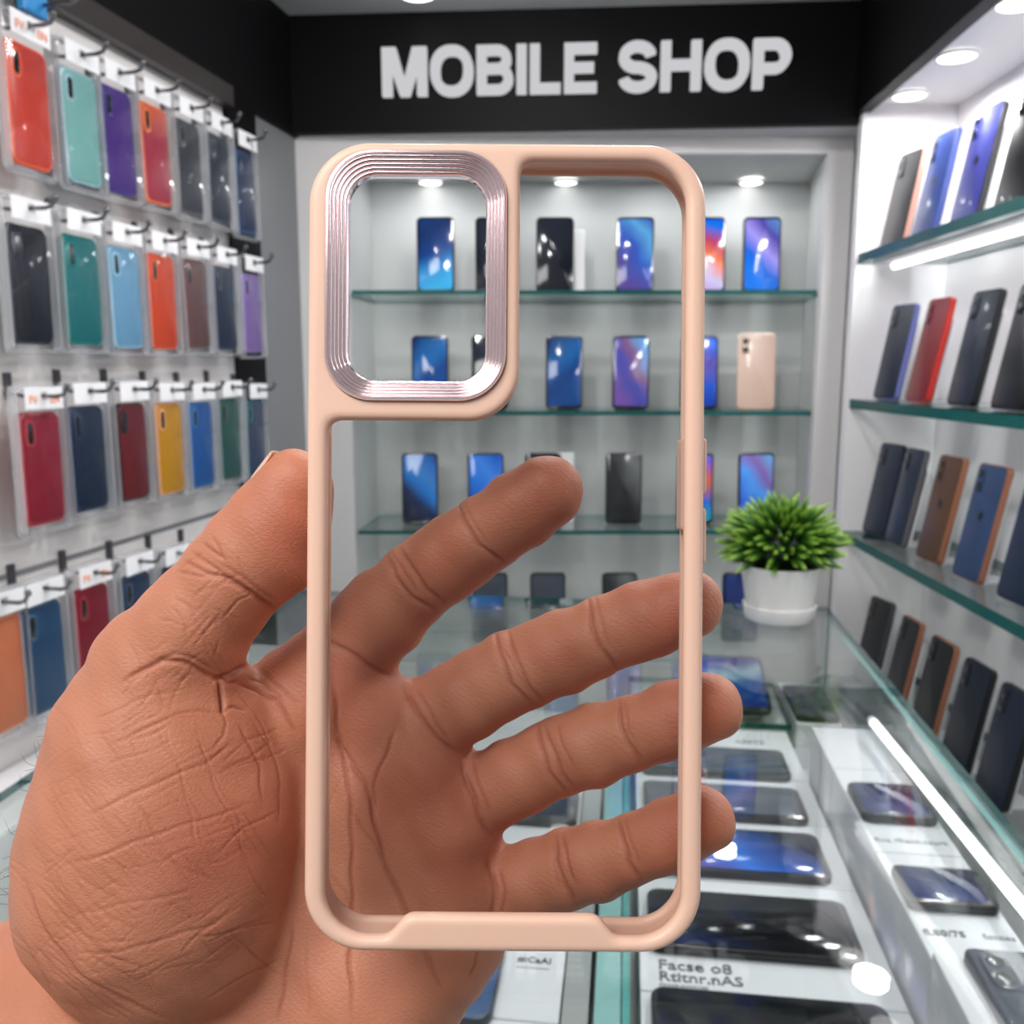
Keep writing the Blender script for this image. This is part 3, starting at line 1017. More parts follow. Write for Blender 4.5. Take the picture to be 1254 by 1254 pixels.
def pack(px, ybot, col, rim, lab, hooklab, orange=False, grad=None, hook=True):
    p = wallL(px, ybot - 60, 0.032)
    pz = wallL(px, ybot, 0.032).z
    tilt = Matrix.Rotation(rad(random.uniform(-1.2, 1.2)), 4, 'Y')
    M = ML @ T(p.x, -0.038, pz) @ tilt
    t = thing('packaged_phone_case', M, lab, 'phone case pack', 'phone case packs on the left wall')
    bm = bmesh.new()
    slab(bm, CW, CH, CT, 0.011, 0.003, 0, CH / 2, 0)
    c = link('phone_case', bm, rim, parent=t, smooth=True)
    bm = bmesh.new()
    slab(bm, CW - 0.007, CH - 0.007, 0.001, 0.009, 0.0004, 0, CH / 2, -0.0006)
    link('back_panel', bm, col, parent=c, smooth=True)
    bm = bmesh.new()
    slab(bm, 0.0150, 0.030, 0.001, 0.0072, 0.0003, -CW / 2 + 0.0135, CH - 0.0225, -0.0012)
    k = link('camera_surround', bm, rim, parent=c, smooth=True)
    bm = bmesh.new()
    slab(bm, 0.0082, 0.023, 0.0006, 0.004, 0.0002, -CW / 2 + 0.0135, CH - 0.0225, -0.0016)
    link('camera_cutout', bm, LENS, parent=k, smooth=True)
    bm = bmesh.new()
    slab(bm, CW + 0.016, CH + 0.036, 0.020, 0.008, 0.004, 0, CH / 2 + 0.009, -0.005, 4)
    link('blister', bm, BLIST, parent=t, smooth=True)
    bm = bmesh.new()
    fw, fh, fz = CW + 0.017, CH + 0.037, CH / 2 + 0.009
    def fl_(ins, y):
        return [(p_[0], y, p_[1]) for p_ in rr(fw - 2 * ins, fh - 2 * ins, 0.008 - ins, 5, 0, fz)]
    vs_ = loft(bm, [fl_(0.0, 0.004), fl_(0.0, 0.0055), fl_(0.0042, 0.0055), fl_(0.0042, -0.0035), fl_(0.0034, -0.0035), fl_(0.003, 0.004)], False, False)
    for i_ in range(len(vs_[0])):
        j_ = (i_ + 1) % len(vs_[0])
        bm.faces.new((vs_[-1][i_], vs_[-1][j_], vs_[0][j_], vs_[0][i_]))
    link('flange', bm, FLANGE, parent=t, smooth=True)
    # header card with a slot, bent round the pack
    bm = bmesh.new()
    z0, z1 = CH + 0.003, CH + 0.026
    w = 0.0285
    box(bm, -w, -0.005, -0.0075, -0.0065, z0, z1)
    box(bm, 0.005, w, -0.0075, -0.0065, z0, z1)
    box(bm, -0.005, 0.005, -0.0075, -0.0065, z0, z0 + 0.009)
    box(bm, -0.005, 0.005, -0.0075, -0.0065, z0 + 0.018, z1)
    hc = link('header_card', bm, CARD, parent=t)
    if orange:
        for sx, b in ((-0.0235, 'FV'), (0.008, 'EN')):
            text_part('print', b, 0.012, PRINTO, hc, T(sx, -0.0078, z0 + 0.006) @ Matrix.Rotation(rad(90), 4, 'X'))
    if not hook:
        return t
    hz = pz + CH + 0.003 + 0.0125
    hk = thing('display_hook', ML @ T(p.x, 0, hz), hooklab, 'hook', 'wall hooks')
    bm = bmesh.new(); bevbox(bm, -0.0045, 0.0045, -0.005, -0.0003, 0.000, 0.026, 0.001)
    link('back_plate', bm, HOOKD, parent=hk)
    bm = bmesh.new()
    tube(bm, [(0, -0.002, 0.004), (0, -0.02, 0.001), (0, -0.062, 0.001), (0, -0.070, 0.003), (0, -0.074, 0.010)], 0.0022, 8)
    link('arm', bm, CHROME, parent=hk, smooth=True)
    bm = bmesh.new()
    bmesh.ops.create_uvsphere(bm, u_segments=10, v_segments=6, radius=0.0036, matrix=T(0, -0.0745, 0.0115))
    link('tip', bm, CHROME, parent=hk, smooth=True)
    return t


def cm(name, c):
    return pbr('case_' + name, c, 0.4, coat=0.05, spec=0.3, var=0.05, scale=20)


def rimof(name, c):
    return pbr('rim_' + name, tuple(min(255, v * 0.7 + 70) for v in c), 0.2, coat=0.8, var=0.05)


def gradcase(name, c0, c1):
    return screen('case_' + name, [c0, c0, c1], 0, 11, 0.1, 3, emit=0.0, rough=0.3)


packs = [
    # px, bottom, colour, rim, label, orange print
    (31, 205, (158, 30, 32), (232, 96, 58), 'red case with an orange rim in a clear pack, nearest in the top wall row'),
    (96, 226, (112, 165, 160), (150, 190, 200), 'mint green case in a clear pack, second in the top wall row'),
    (142, 238, (62, 33, 112), (60, 50, 130), 'purple case in a clear pack in the top wall row'),
    (187, 250, (160, 44, 52), (235, 120, 70), 'orange to red gradient case pack in the top wall row'),
    (228, 262, (50, 53, 60), (90, 92, 98), 'charcoal case pack right of the orange red one, top wall row'),
    (264, 272, (40, 46, 58), (80, 86, 98), 'blue black case pack next to last in the top wall row'),
    (297, 286, (28, 44, 74), (60, 86, 128), 'navy case pack overlapping the black strip, end of the top wall row'),
    (33, 422, (17, 21, 33), (50, 54, 66), 'near black case pack, nearest in the second wall row'),
    (97, 423, (12, 98, 102), (20, 130, 125), 'teal case pack in the second wall row'),
    (150, 427, (98, 146, 178), (150, 195, 220), 'sky blue case pack in the second wall row'),
    (195, 428, (188, 62, 28), (225, 90, 50), 'bright orange case pack in the second wall row'),
    (237, 427, (92, 64, 62), (120, 92, 90), 'mauve brown case pack in the second wall row'),
    (272, 429, (27, 37, 58), (60, 70, 92), 'navy case pack between brown and lavender, second wall row'),
    (305, 432, (118, 94, 152), (150, 128, 190), 'lavender case pack at the end of the second wall row'),
    (48, 643, (126, 22, 42), (170, 52, 62), 'crimson case pack, nearest in the third wall row'),
    (105, 626, (18, 34, 56), (40, 60, 90), 'deep navy case pack beside the crimson one, third wall row'),
    (159, 613, (92, 20, 26), (50, 30, 34), 'maroon case pack with a black edge, third wall row'),
    (204, 605, (178, 126, 18), (235, 160, 100), 'amber yellow case pack in the third wall row'),
    (243, 597, (24, 76, 140), (60, 120, 180), 'bright blue case pack in the third wall row'),
    (278, 587, (38, 76, 70), (60, 100, 92), 'dark green case pack in the third wall row, above the thumb'),
    (309, 584, (50, 60, 84), (50, 120, 125), 'slate case pack at the end of the third wall row, behind the thumbnail'),
    (0, 898, (192, 108, 72), (225, 150, 115), 'peach orange case pack cut by the left photo edge, lowest wall row'),
    (52, 872, (26, 62, 96), (60, 100, 130), 'ocean blue case pack, lowest wall row left of the dark red one'),
    (111, 842, (112, 12, 32), (160, 40, 56), 'dark red case pack in the lowest wall row, orange print on its card'),
    (165, 818, (28, 46, 72), (60, 80, 104), 'navy case pack right of the dark red one, lowest wall row'),
    (210, 800, (26, 40, 62), (58, 76, 100), 'navy case pack touching the back of the thumb, lowest wall row'),
    (248, 785, (24, 36, 56), (54, 70, 94), 'navy case pack with just its card showing over the thumb'),
    (284, 770, (28, 40, 60), (54, 70, 94), 'pack almost hidden behind the thumb, end of the lowest wall row'),
]
for i, (px, yb_, c, rc, lab) in enumerate(packs):
    nm = 'c%d' % i
    col = gradcase(nm, (150, 40, 60), (225, 110, 40)) if i == 3 else (gradcase(nm, (188, 52, 36), (158, 28, 32)) if i == 0 else cm(nm, c))
    rim = pbr('rim_%d' % i, rc, 0.25, coat=0.3)
    pack(px, yb_, col, rim, lab, 'steel hook holding the ' + brief(lab), orange=i in (0, 14, 23))
# spare hook with a blue clip, top left corner
q = wallL(40, 18)
hk = thing('display_hook', ML @ T(q.x - .02, 0, q.z), 'empty hook with a blue clip in the top left photo corner', 'hook', 'wall hooks')
bm = bmesh.new(); bevbox(bm, -0.007, 0.007, -0.005, -0.0003, -0.02, 0.02, 0.001); link('back_plate', bm, HOOKD, parent=hk)
bm = bmesh.new(); tube(bm, [(0, -0.002, 0.0), (0, -0.062, 0.0), (0, -0.070, 0.003), (0, -0.074, 0.010)], 0.0022, 8); link('arm', bm, CHROME, parent=hk, smooth=True)
bm = bmesh.new(); bevbox(bm, -0.03, 0.006, -0.03, -0.02, -0.014, 0.012, 0.002)
link('clip', bm, pbr('blue_clip', (48, 140, 205), 0.4), parent=hk)

# ------------------------------------------------------------------ plant
pp = atZ(966, 768, ZG)
plant = thing('potted_plant', T(pp.x, pp.y + 0.045, ZG + 0.0005), 'spiky green artificial plant in a white pot on the glass counter', 'plant')
POT = pbr('white_pot', (232, 230, 228), 0.4, var=0.02)
bm = bmesh.new()
s = 1.08
lathe(bm, [(0.001, 0.012), (0.040 * s, 0.012), (0.0485 * s, 0.073), (0.0490 * s, 0.0745), (0.0475 * s, 0.0745), (0.046 * s, 0.066), (0.001, 0.064)], 48, False, False)
link('pot', bm, POT, parent=plant, smooth=True)
bm = bmesh.new()
lathe(bm, [(0.001, 0.0), (0.0405 * s, 0.0), (0.0425 * s, 0.003), (0.0445 * s, 0.0195), (0.0430 * s, 0.0205), (0.0412 * s, 0.0185), (0.0405 * s, 0.0125), (0.001, 0.0125)], 48, False, False)
link('saucer', bm, POT, parent=plant, smooth=True)
bm = bmesh.new()
lathe(bm, [(0.001, 0.0655), (0.046 * s, 0.0655), (0.04, 0.072), (0.001, 0.076)], 24, False, False)
link('soil', bm, pbr('moss_core', (30, 44, 14), 0.9), parent=plant)


def leafmat():
    m, nt, out = newmat('plant_leaf')
    N = nt.nodes.new; L = nt.links.new
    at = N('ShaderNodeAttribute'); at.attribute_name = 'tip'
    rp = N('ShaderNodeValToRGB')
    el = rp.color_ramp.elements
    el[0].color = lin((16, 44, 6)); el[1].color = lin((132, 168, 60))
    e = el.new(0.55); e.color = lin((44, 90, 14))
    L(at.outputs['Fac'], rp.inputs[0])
    b = N('ShaderNodeBsdfPrincipled')
    b.inputs['Roughness'].default_value = 0.45
    L(rp.outputs[0], b.inputs['Base Color'])
    L(b.outputs[0], out.inputs[0])
    return m


bm = bmesh.new()
tip = bm.verts.layers.float.new('tip')
cz = 0.100
n = 300
for i in range(n):
    zz = 1 - 1.45 * (i + 0.5) / n
    a = i * 2.39996
    r_ = math.sqrt(max(0, 1 - zz * zz))
    d = Vector((r_ * math.cos(a), r_ * math.sin(a), zz * 0.82 + 0.05))
    d += Vector((random.gauss(0, .1), random.gauss(0, .1), random.gauss(0, .1)))
    d.normalize()
    L_ = 0.079 + random.uniform(-0.012, 0.010)
    base = Vector((0, 0, cz)) + Vector((d.x, d.y, d.z * 0.8)) * 0.030
    end = Vector((0, 0, cz)) + Vector((d.x, d.y, d.z * 0.80)) * L_
    end.z = max(end.z, 0.070)
    ax = d.orthogonal().normalized(); ay = d.cross(ax)
    prev = None
    K = 5
    for f, w in ((0.0, 0.0028), (0.45, 0.0042), (0.75, 0.0040), (0.93, 0.0020)):
        c = base.lerp(end, f)
        ring = []
        for k in range(K):
            v = bm.verts.new(c + (ax * math.cos(k * 6.2832 / K) + ay * math.sin(k * 6.2832 / K)) * w)
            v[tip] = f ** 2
            ring.append(v)
        if prev:
            for k in range(K):
                bm.faces.new((prev[k], prev[(k + 1) % K], ring[(k + 1) % K], ring[k]))
        prev = ring
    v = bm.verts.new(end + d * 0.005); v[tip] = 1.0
    for k in range(K):
        bm.faces.new((prev[k], prev[(k + 1) % K], v))
bmesh.ops.create_uvsphere(bm, u_segments=20, v_segments=12, radius=0.046, matrix=T(0, 0, cz) @ Matrix.Scale(0.72, 4, (0, 0, 1)))
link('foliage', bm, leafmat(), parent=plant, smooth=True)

# ------------------------------------------------------------------ implicit surface tools


def surface_nets(F, org, h):
    nx, ny, nz = F.shape
    S = F < 0
    corners = [(0, 0, 0), (1, 0, 0), (0, 1, 0), (1, 1, 0), (0, 0, 1), (1, 0, 1), (0, 1, 1), (1, 1, 1)]
    cnt = np.zeros((nx - 1, ny - 1, nz - 1), np.int8)
    for (a, b, c) in corners:
        cnt += S[a:nx - 1 + a, b:ny - 1 + b, c:nz - 1 + c]
    act = np.argwhere((cnt > 0) & (cnt < 8))
    idx = -np.ones((nx - 1, ny - 1, nz - 1), np.int32)
    idx[act[:, 0], act[:, 1], act[:, 2]] = np.arange(len(act))
    pos = np.zeros((len(act), 3)); num = np.zeros(len(act))
    val = [F[act[:, 0] + a, act[:, 1] + b, act[:, 2] + c] for (a, b, c) in corners]
    for i in range(8):
        for j in range(i + 1, 8):
            ci, cj = np.array(corners[i]), np.array(corners[j])
            if np.abs(ci - cj).sum() != 1:
                continue
            m = (val[i] < 0) != (val[j] < 0)
            t = val[i][m] / (val[i][m] - val[j][m])
            pos[m] += ci + (cj - ci) * t[:, None]
            num[m] += 1
    V = (act + pos / num[:, None]) * h + np.array(org)
    Q = []
    for ax in range(3):
        sl0 = [slice(None)] * 3; sl1 = [slice(None)] * 3
        sl0[ax] = slice(0, -1); sl1[ax] = slice(1, None)
        A, B = S[tuple(sl0)], S[tuple(sl1)]
        e = np.argwhere(A != B)
        o1, o2 = [(1, 2), (2, 0), (0, 1)][ax]
        ok = (e[:, o1] > 0) & (e[:, o2] > 0) & (e[:, o1] < F.shape[o1] - 1) & (e[:, o2] < F.shape[o2] - 1)
        e = e[ok]
        inside = A[e[:, 0], e[:, 1], e[:, 2]]
        def g(d1, d2):
            k = e.copy(); k[:, o1] -= d1; k[:, o2] -= d2
            return idx[k[:, 0], k[:, 1], k[:, 2]]
        q = np.stack([g(1, 1), g(0, 1), g(0, 0), g(1, 0)], 1)
        q[~inside] = q[~inside][:, ::-1]
        Q.append(q)
    return V, np.concatenate(Q)


def smin(a, b, k):
    h = np.clip(0.5 + 0.5 * (b - a) / k, 0, 1)
    return b + (a - b) * h - k * h * (1 - h)


def smax(a, b, k):
    return -smin(-a, -b, k)


def mesh_np(name, V, Q):
    me = bpy.data.meshes.new(name)
    me.vertices.add(len(V)); me.vertices.foreach_set('co', np.asarray(V, np.float32).ravel())
    me.loops.add(len(Q) * 4); me.loops.foreach_set('vertex_index', np.asarray(Q, np.int32).ravel())
    me.polygons.add(len(Q))
    me.polygons.foreach_set('loop_start', np.arange(0, len(Q) * 4, 4, dtype=np.int32))
    me.polygons.foreach_set('use_smooth', np.ones(len(Q), bool))
    me.update(calc_edges=True)
    me.validate()
    return me


# ------------------------------------------------------------------ the phone case
DC = 0.18
UNIT = DC / FPX
ca = rad(-0.42)
exC = Rv * math.cos(ca) + Uv * math.sin(ca)
eyC = -Rv * math.sin(ca) + Uv * math.cos(ca)
MK = frame(P(618.5, 671, DC), exC, eyC, -Fv)
case = thing('phone_case', MK, 'peach phone case with clear back and pink metal camera ring, held up by the hand', 'phone case')
HW, HH = 243.5 * UNIT, 497 * UNIT
hv = 0.00042
org = np.array([-HW - 0.003, -HH - 0.003, -0.0125])
dims = [int(2 * (HW + .003) / hv) + 1, int(2 * (HH + .003) / hv) + 1, int(0.0155 / hv) + 1]
gx = (org[0] + np.arange(dims[0]) * hv).astype(np.float32)
gy = (org[1] + np.arange(dims[1]) * hv).astype(np.float32)
gz = (org[2] + np.arange(dims[2]) * hv).astype(np.float32)
X2, Y2 = np.meshgrid(gx, gy, indexing='ij')


def rbox(x, y, cx, cy, hw, hh, r):
    qx = np.abs(x - cx) - hw + r; qy = np.abs(y - cy) - hh + r
    return np.hypot(np.maximum(qx, 0), np.maximum(qy, 0)) + np.minimum(np.maximum(qx, qy), 0) - r


def rboxpx(x, y, x0, x1, y0, y1, r):
    """rounded box given in photo pixels measured on the case plane"""
    ax, bx = (x0 - 618.5) * UNIT, (x1 - 618.5) * UNIT
    ay, by = (671 - y1) * UNIT, (671 - y0) * UNIT
    return rbox(x, y, (ax + bx) / 2, (ay + by) / 2, (bx - ax) / 2, (by - ay) / 2, r * UNIT)


dO = rbox(X2, Y2, 0, 0, HW, HH, 74 * UNIT)
dI = rboxpx(X2, Y2, 399, 839, 195, 1150, 55)
isl = rboxpx(X2, Y2, 300, 634, 90, 515, 62)
tabc = rboxpx(X2, Y2, 495, 741, 1123, 1230, 6)
# slanting ends of the lower tab
xp = np.abs(X2 - (618 - 618.5) * UNIT); yp = Y2 - (671 - 1123) * UNIT
tabc = smax((671 - 1123) * UNIT * -1 + Y2, (xp - 118 * UNIT + (yp) * 0.8) / math.hypot(1, 0.8), 9 * UNIT)
band = np.maximum(dO, -dI)
k1 = 20 * UNIT
D2 = smin(band, isl, k1)
D2 = smin(D2, tabc, 8 * UNIT)
D2 = np.maximum(D2, dO)
hole = rboxpx(X2, Y2, 405, 609, 194, 484, 46)
D2 = np.maximum(D2, -hole)


def extr(d, z, z0, z1, r):
    zc, hz_ = (z0 + z1) / 2, (z1 - z0) / 2
    qx = d + r
    qy = np.abs(z - zc) - hz_ + r
    return np.sqrt(np.maximum(qx, 0) ** 2 + np.maximum(qy, 0) ** 2) + np.minimum(np.maximum(qx, qy), 0) - r


D3 = D2[:, :, None]; Z3 = gz[None, None, :]
A = extr(D3, Z3, -0.0036, 0.0, 0.00155)
wallr = np.maximum(dO, -(dO + 0.0019))
wallr2 = np.maximum(dO, -(dO + 0.0030))
B = extr(wallr[:, :, None], Z3, -0.0108, -0.0012, 0.0008)
Cc = extr(wallr2[:, :, None], Z3, -0.0110, -0.0092, 0.0008)
F3 = smin(smin(A, B, 0.0008), Cc, 0.0006)
# side buttons
for (y0, y1) in ((533, 603), (620, 690)):
    ya, yb2 = (671 - y1) * UNIT, (671 - y0) * UNIT
    bx = np.abs(X2 - HW)[:, :, None] - 0.0013
    by = (np.abs(Y2 - (ya + yb2) / 2) - (yb2 - ya) / 2)[:, :, None]
    bz = np.abs(Z3 + 0.0052) - 0.0018
    q = np.sqrt(np.maximum(bx + .0005, 0) ** 2 + np.maximum(by + .0005, 0) ** 2 + np.maximum(bz + .0005, 0) ** 2) + np.minimum(np.maximum(np.maximum(bx, by), bz) + .0005, 0) - 0.0005
    F3 = smin(F3, q, 0.0004)
ya, yb2 = (671 - 648) * UNIT, (671 - 533) * UNIT
bx = np.abs(X2 - (HW - 0.0026))[:, :, None] - 0.0014
by = (np.abs(Y2 - (ya + yb2) / 2) - (yb2 - ya) / 2)[:, :, None]
bz = np.abs(Z3 + 0.0062) - 0.0028
q = np.maximum(np.maximum(bx, by), bz)
F3 = smin(F3, q, 0.0006)
V, Q = surface_nets(F3, org, hv)
PEACH = pbr('peach_tpu', (241, 199, 177), 0.38, var=0.015, scale=60, sss=0.12, spec=0.4)
me = mesh_np('frame', V, Q); me.materials.append(PEACH)
fo = bpy.data.objects.new('frame', me); COL.objects.link(fo); fo.parent = case
sm = fo.modifiers.new('smooth', 'SMOOTH'); sm.iterations = 2; sm.factor = 0.4
del F3, A, B, Cc

# clear back sheet
bm = bmesh.new()


def planeloop(pts, z):
    vs = [bm.verts.new((x, y, z)) for x, y in pts]
    return [bm.edges.new((vs[i], vs[(i + 1) % len(vs)])) for i in range(len(vs))]


outer = rr(2 * HW - 0.003, 2 * HH - 0.003, 0.0105, 10)
cxm, cym = ((398 + 615) / 2 - 618.5) * UNIT, (671 - (189 + 488) / 2) * UNIT
inner = rr(214 * UNIT, 296 * UNIT, 50 * UNIT, 10, cxm, cym)
es = planeloop(outer, -0.0022) + planeloop(inner, -0.0022)
bmesh.ops.triangle_fill(bm, use_beauty=True, use_dissolve=False, edges=es)
top = bm.faces[:]
ex = bmesh.ops.extrude_face_region(bm, geom=top)
for v in [g for g in ex['geom'] if isinstance(g, bmesh.types.BMVert)]:
    v.co.z -= 0.0010
tag(link('back_sheet', bm, PLATE, parent=case), 'clear see-through back sheet')

# stepped metal ring
RING = pbr('ring_metal', (252, 231, 234), 0.15, metal=1.0, var=0.01)
bm = bmesh.new()
loops = []


def rl(ins, z):
    w, h = (618 - 396) * UNIT - 2 * ins, (492 - 186) * UNIT - 2 * ins
    return [(x, y, z) for x, y in rr(w, h, max(58 * UNIT - ins * 0.85, 0.002), 12, ((396 + 618) / 2 - 618.5) * UNIT, (671 - (186 + 492) / 2) * UNIT)]


loops.append(rl(0.0002, -0.0015)); loops.append(rl(0.0, 0.0006)); loops.append(rl(0.00022, 0.0010)); loops.append(rl(0.0006, 0.0010))
ins, z = 0.0007, 0.0008
for i in range(5):
    st = 0.00068
    loops.append(rl(ins + 0.00004, z - 0.00030))
    loops.append(rl(ins + 0.00012, z - 0.00034))
    for q_ in range(1, 6):
        f_ = math.pi * q_ / 6
        loops.append(rl(ins + 0.00040 - 0.00026 * math.cos(f_), z - 0.00034 + 0.00022 * math.sin(f_) - 0.00003 * q_))
    ins += st; z -= 0.00042
loops.append(rl(ins + 0.00015, z - 0.0006)); loops.append(rl(ins + 0.0002, -0.0034))
loops.append(rl(0.0012, -0.0034)); loops.append(rl(0.0011, -0.0015))
vs = loft(bm, loops, False, False)
n = len(vs[0])
for i in range(n):
    bm.faces.new((vs[-1][i], vs[-1][(i + 1) % n], vs[0][(i + 1) % n], vs[0][i]))
tag(link('camera_ring', bm, RING, parent=case, smooth=True), 'pinkish silver stepped metal camera ring')

# ------------------------------------------------------------------ the hand
hv = 0.00085


def K(px, py, d, r):
    v = ray(px, py) * d
    return (v.dot(Rv), v.dot(Uv), d, r * d / FPX)


xs0, xs1 = -0.165, 0.062
ys0, ys1 = -0.215, 0.022
zs0, zs1 = 0.180, 0.272
GX = np.arange(xs0, xs1, hv, dtype=np.float32)[:, None, None]
GY = np.arange(ys0, ys1, hv, dtype=np.float32)[None, :, None]
GZ = np.arange(zs0, zs1, hv, dtype=np.float32)[None, None, :]


def cone(a, b, flat=1.0):
    ax, ay, az, ra = a; bx, by, bz, rb = b
    dx, dy, dz = bx - ax, by - ay, bz - az
    L2 = dx * dx + dy * dy + dz * dz + 1e-12
    px_, py_, pz_ = GX - ax, GY - ay, (GZ - az)
    t = np.clip((px_ * dx + py_ * dy + pz_ * dz) / L2, 0, 1)
    d = np.sqrt((px_ - t * dx) ** 2 + (py_ - t * dy) ** 2 + ((pz_ - t * dz) * flat) ** 2)
    return d - (ra + (rb - ra) * t)


def chain(pts, k=0.0025, flat=1.0):
    f = None
    for a, b in zip(pts[:-1], pts[1:]):
        c = cone(K(*a), K(*b), flat)
        f = c if f is None else smin(f, c, k)
    return f


fingers = {
    'index': [(670, 602, .2005, 45), (632, 628, .203, 48), (592, 655, .2065, 47.5), (552, 683, .211, 51), (512, 712, .2155, 49), (472, 750, .219, 55), (430, 792, .2225, 56)],
    'middle': [(842, 741, .1993, 43), (795, 757, .202, 48), (738, 778, .2065, 46), (688, 799, .211, 51), (632, 821, .216, 51), (580, 850, .2195, 51), (524, 884, .223, 53)],
    'ring': [(868, 866, .1993, 42.5), (825, 880, .202, 46), (775, 898, .2065, 44), (728, 912, .211, 49), (678, 929, .216, 47), (632, 952, .2195, 48), (580, 979, .223, 49)],
    'little': [(860, 1004, .1990, 41), (820, 1022, .202, 43), (773, 1041, .2065, 41), (735, 1053, .2105, 46), (695, 1064, .215, 46), (655, 1076, .2185, 46), (606, 1092, .222, 47)],
}
FG = None
for nm, pts in fingers.items():
    f = chain(pts, 0.0012)
    FG = f if FG is None else smin(FG, f, 0.0004)
PALM = chain([(430, 792, .2225, 56), (372, 862, .225, 68), (290, 985, .228, 80), (215, 1180, .23, 110)], 0.006)
for ch_ in ([(524, 884, .224, 52), (450, 965, .2265, 72), (350, 1110, .230, 95), (260, 1290, .232, 110)],
            [(580, 979, .224, 49), (500, 1050, .2265, 72), (400, 1170, .229, 95), (300, 1330, .232, 110)],
            [(606, 1092, .223, 47), (545, 1135, .2245, 68), (455, 1210, .225, 92), (330, 1340, .230, 120)],
            [(520, 1165, .221, 66), (465, 1215, .222, 82), (400, 1290, .225, 110)]):
    PALM = smin(PALM, chain(ch_, 0.006), 0.010)
ARM = chain([(225, 1245, .234, 185), (20, 1372, .238, 222), (-220, 1560, .246, 230), (-330, 1660, .25, 230)], 0.006)
PALM = smin(PALM, ARM, 0.012)
PADS = chain([(428, 838, .2205, 42), (464, 880, .2198, 40), (510, 934, .2195, 45), (546, 1015, .2190, 50), (552, 1085, .2185, 50), (530, 1165, .2180, 58)], 0.004)
PALM = smin(PALM, PADS, 0.005)
THEN = chain([(208, 915, .2135, 128), (205, 985, .2135, 148), (200, 1070, .2145, 156), (215, 1110, .217, 140)], 0.008)
LOBE = chain([(300, 880, .218, 52), (318, 950, .217, 50)], 0.004)
TH = chain([(360, 597, .2010, 47), (345, 637, .2025, 53), (318, 672, .203, 61), (280, 716, .2045, 60), (240, 766, .206, 66), (200, 822, .209, 82), (188, 885, .211, 110)], 0.004)
PAD = chain([(345, 640, .2025, 57), (335, 678, .203, 57)], 0.003)
TH = smin(TH, PAD, 0.003)
THEN = smin(THEN, LOBE, 0.006)
TT = smin(TH, THEN, 0.006)
HAND = smin(FG, PALM, 0.0016)
HAND = smin(HAND, TT, 0.0022)
del FG, PALM, PADS, ARM, THEN, TH, PAD, TT, LOBE
V, Q = surface_nets(HAND, (xs0, ys0, zs0), hv)
del HAND
# camera-like axes (right, up, forward) are left handed: flip winding
me = mesh_np('hand', V, Q[:, ::-1])
tmp = bpy.data.objects.new('tmp', me); COL.objects.link(tmp)
s1_ = tmp.modifiers.new('s', 'SMOOTH'); s1_.iterations = 6; s1_.factor = 0.5
ss = tmp.modifiers.new('ss', 'SUBSURF'); ss.levels = 1; ss.render_levels = 1
dg = bpy.context.evaluated_depsgraph_get()
me2 = bpy.data.meshes.new_from_object(tmp.evaluated_get(dg))
bpy.data.objects.remove(tmp); bpy.data.meshes.remove(me)
nv = len(me2.vertices)
co = np.empty(nv * 3, np.float32); me2.vertices.foreach_get('co', co); co = co.reshape(-1, 3)
no = np.empty(nv * 3, np.float32); me2.vertex_normals.foreach_get('vector', no); no = -no.reshape(-1, 3)
ppx = CX + co[:, 0] / co[:, 2] * FPX
ppy = CY - co[:, 1] / co[:, 2] * FPX
front = np.clip(-no[:, 2] * 4 + 0.4, 0, 1)   # palm side only

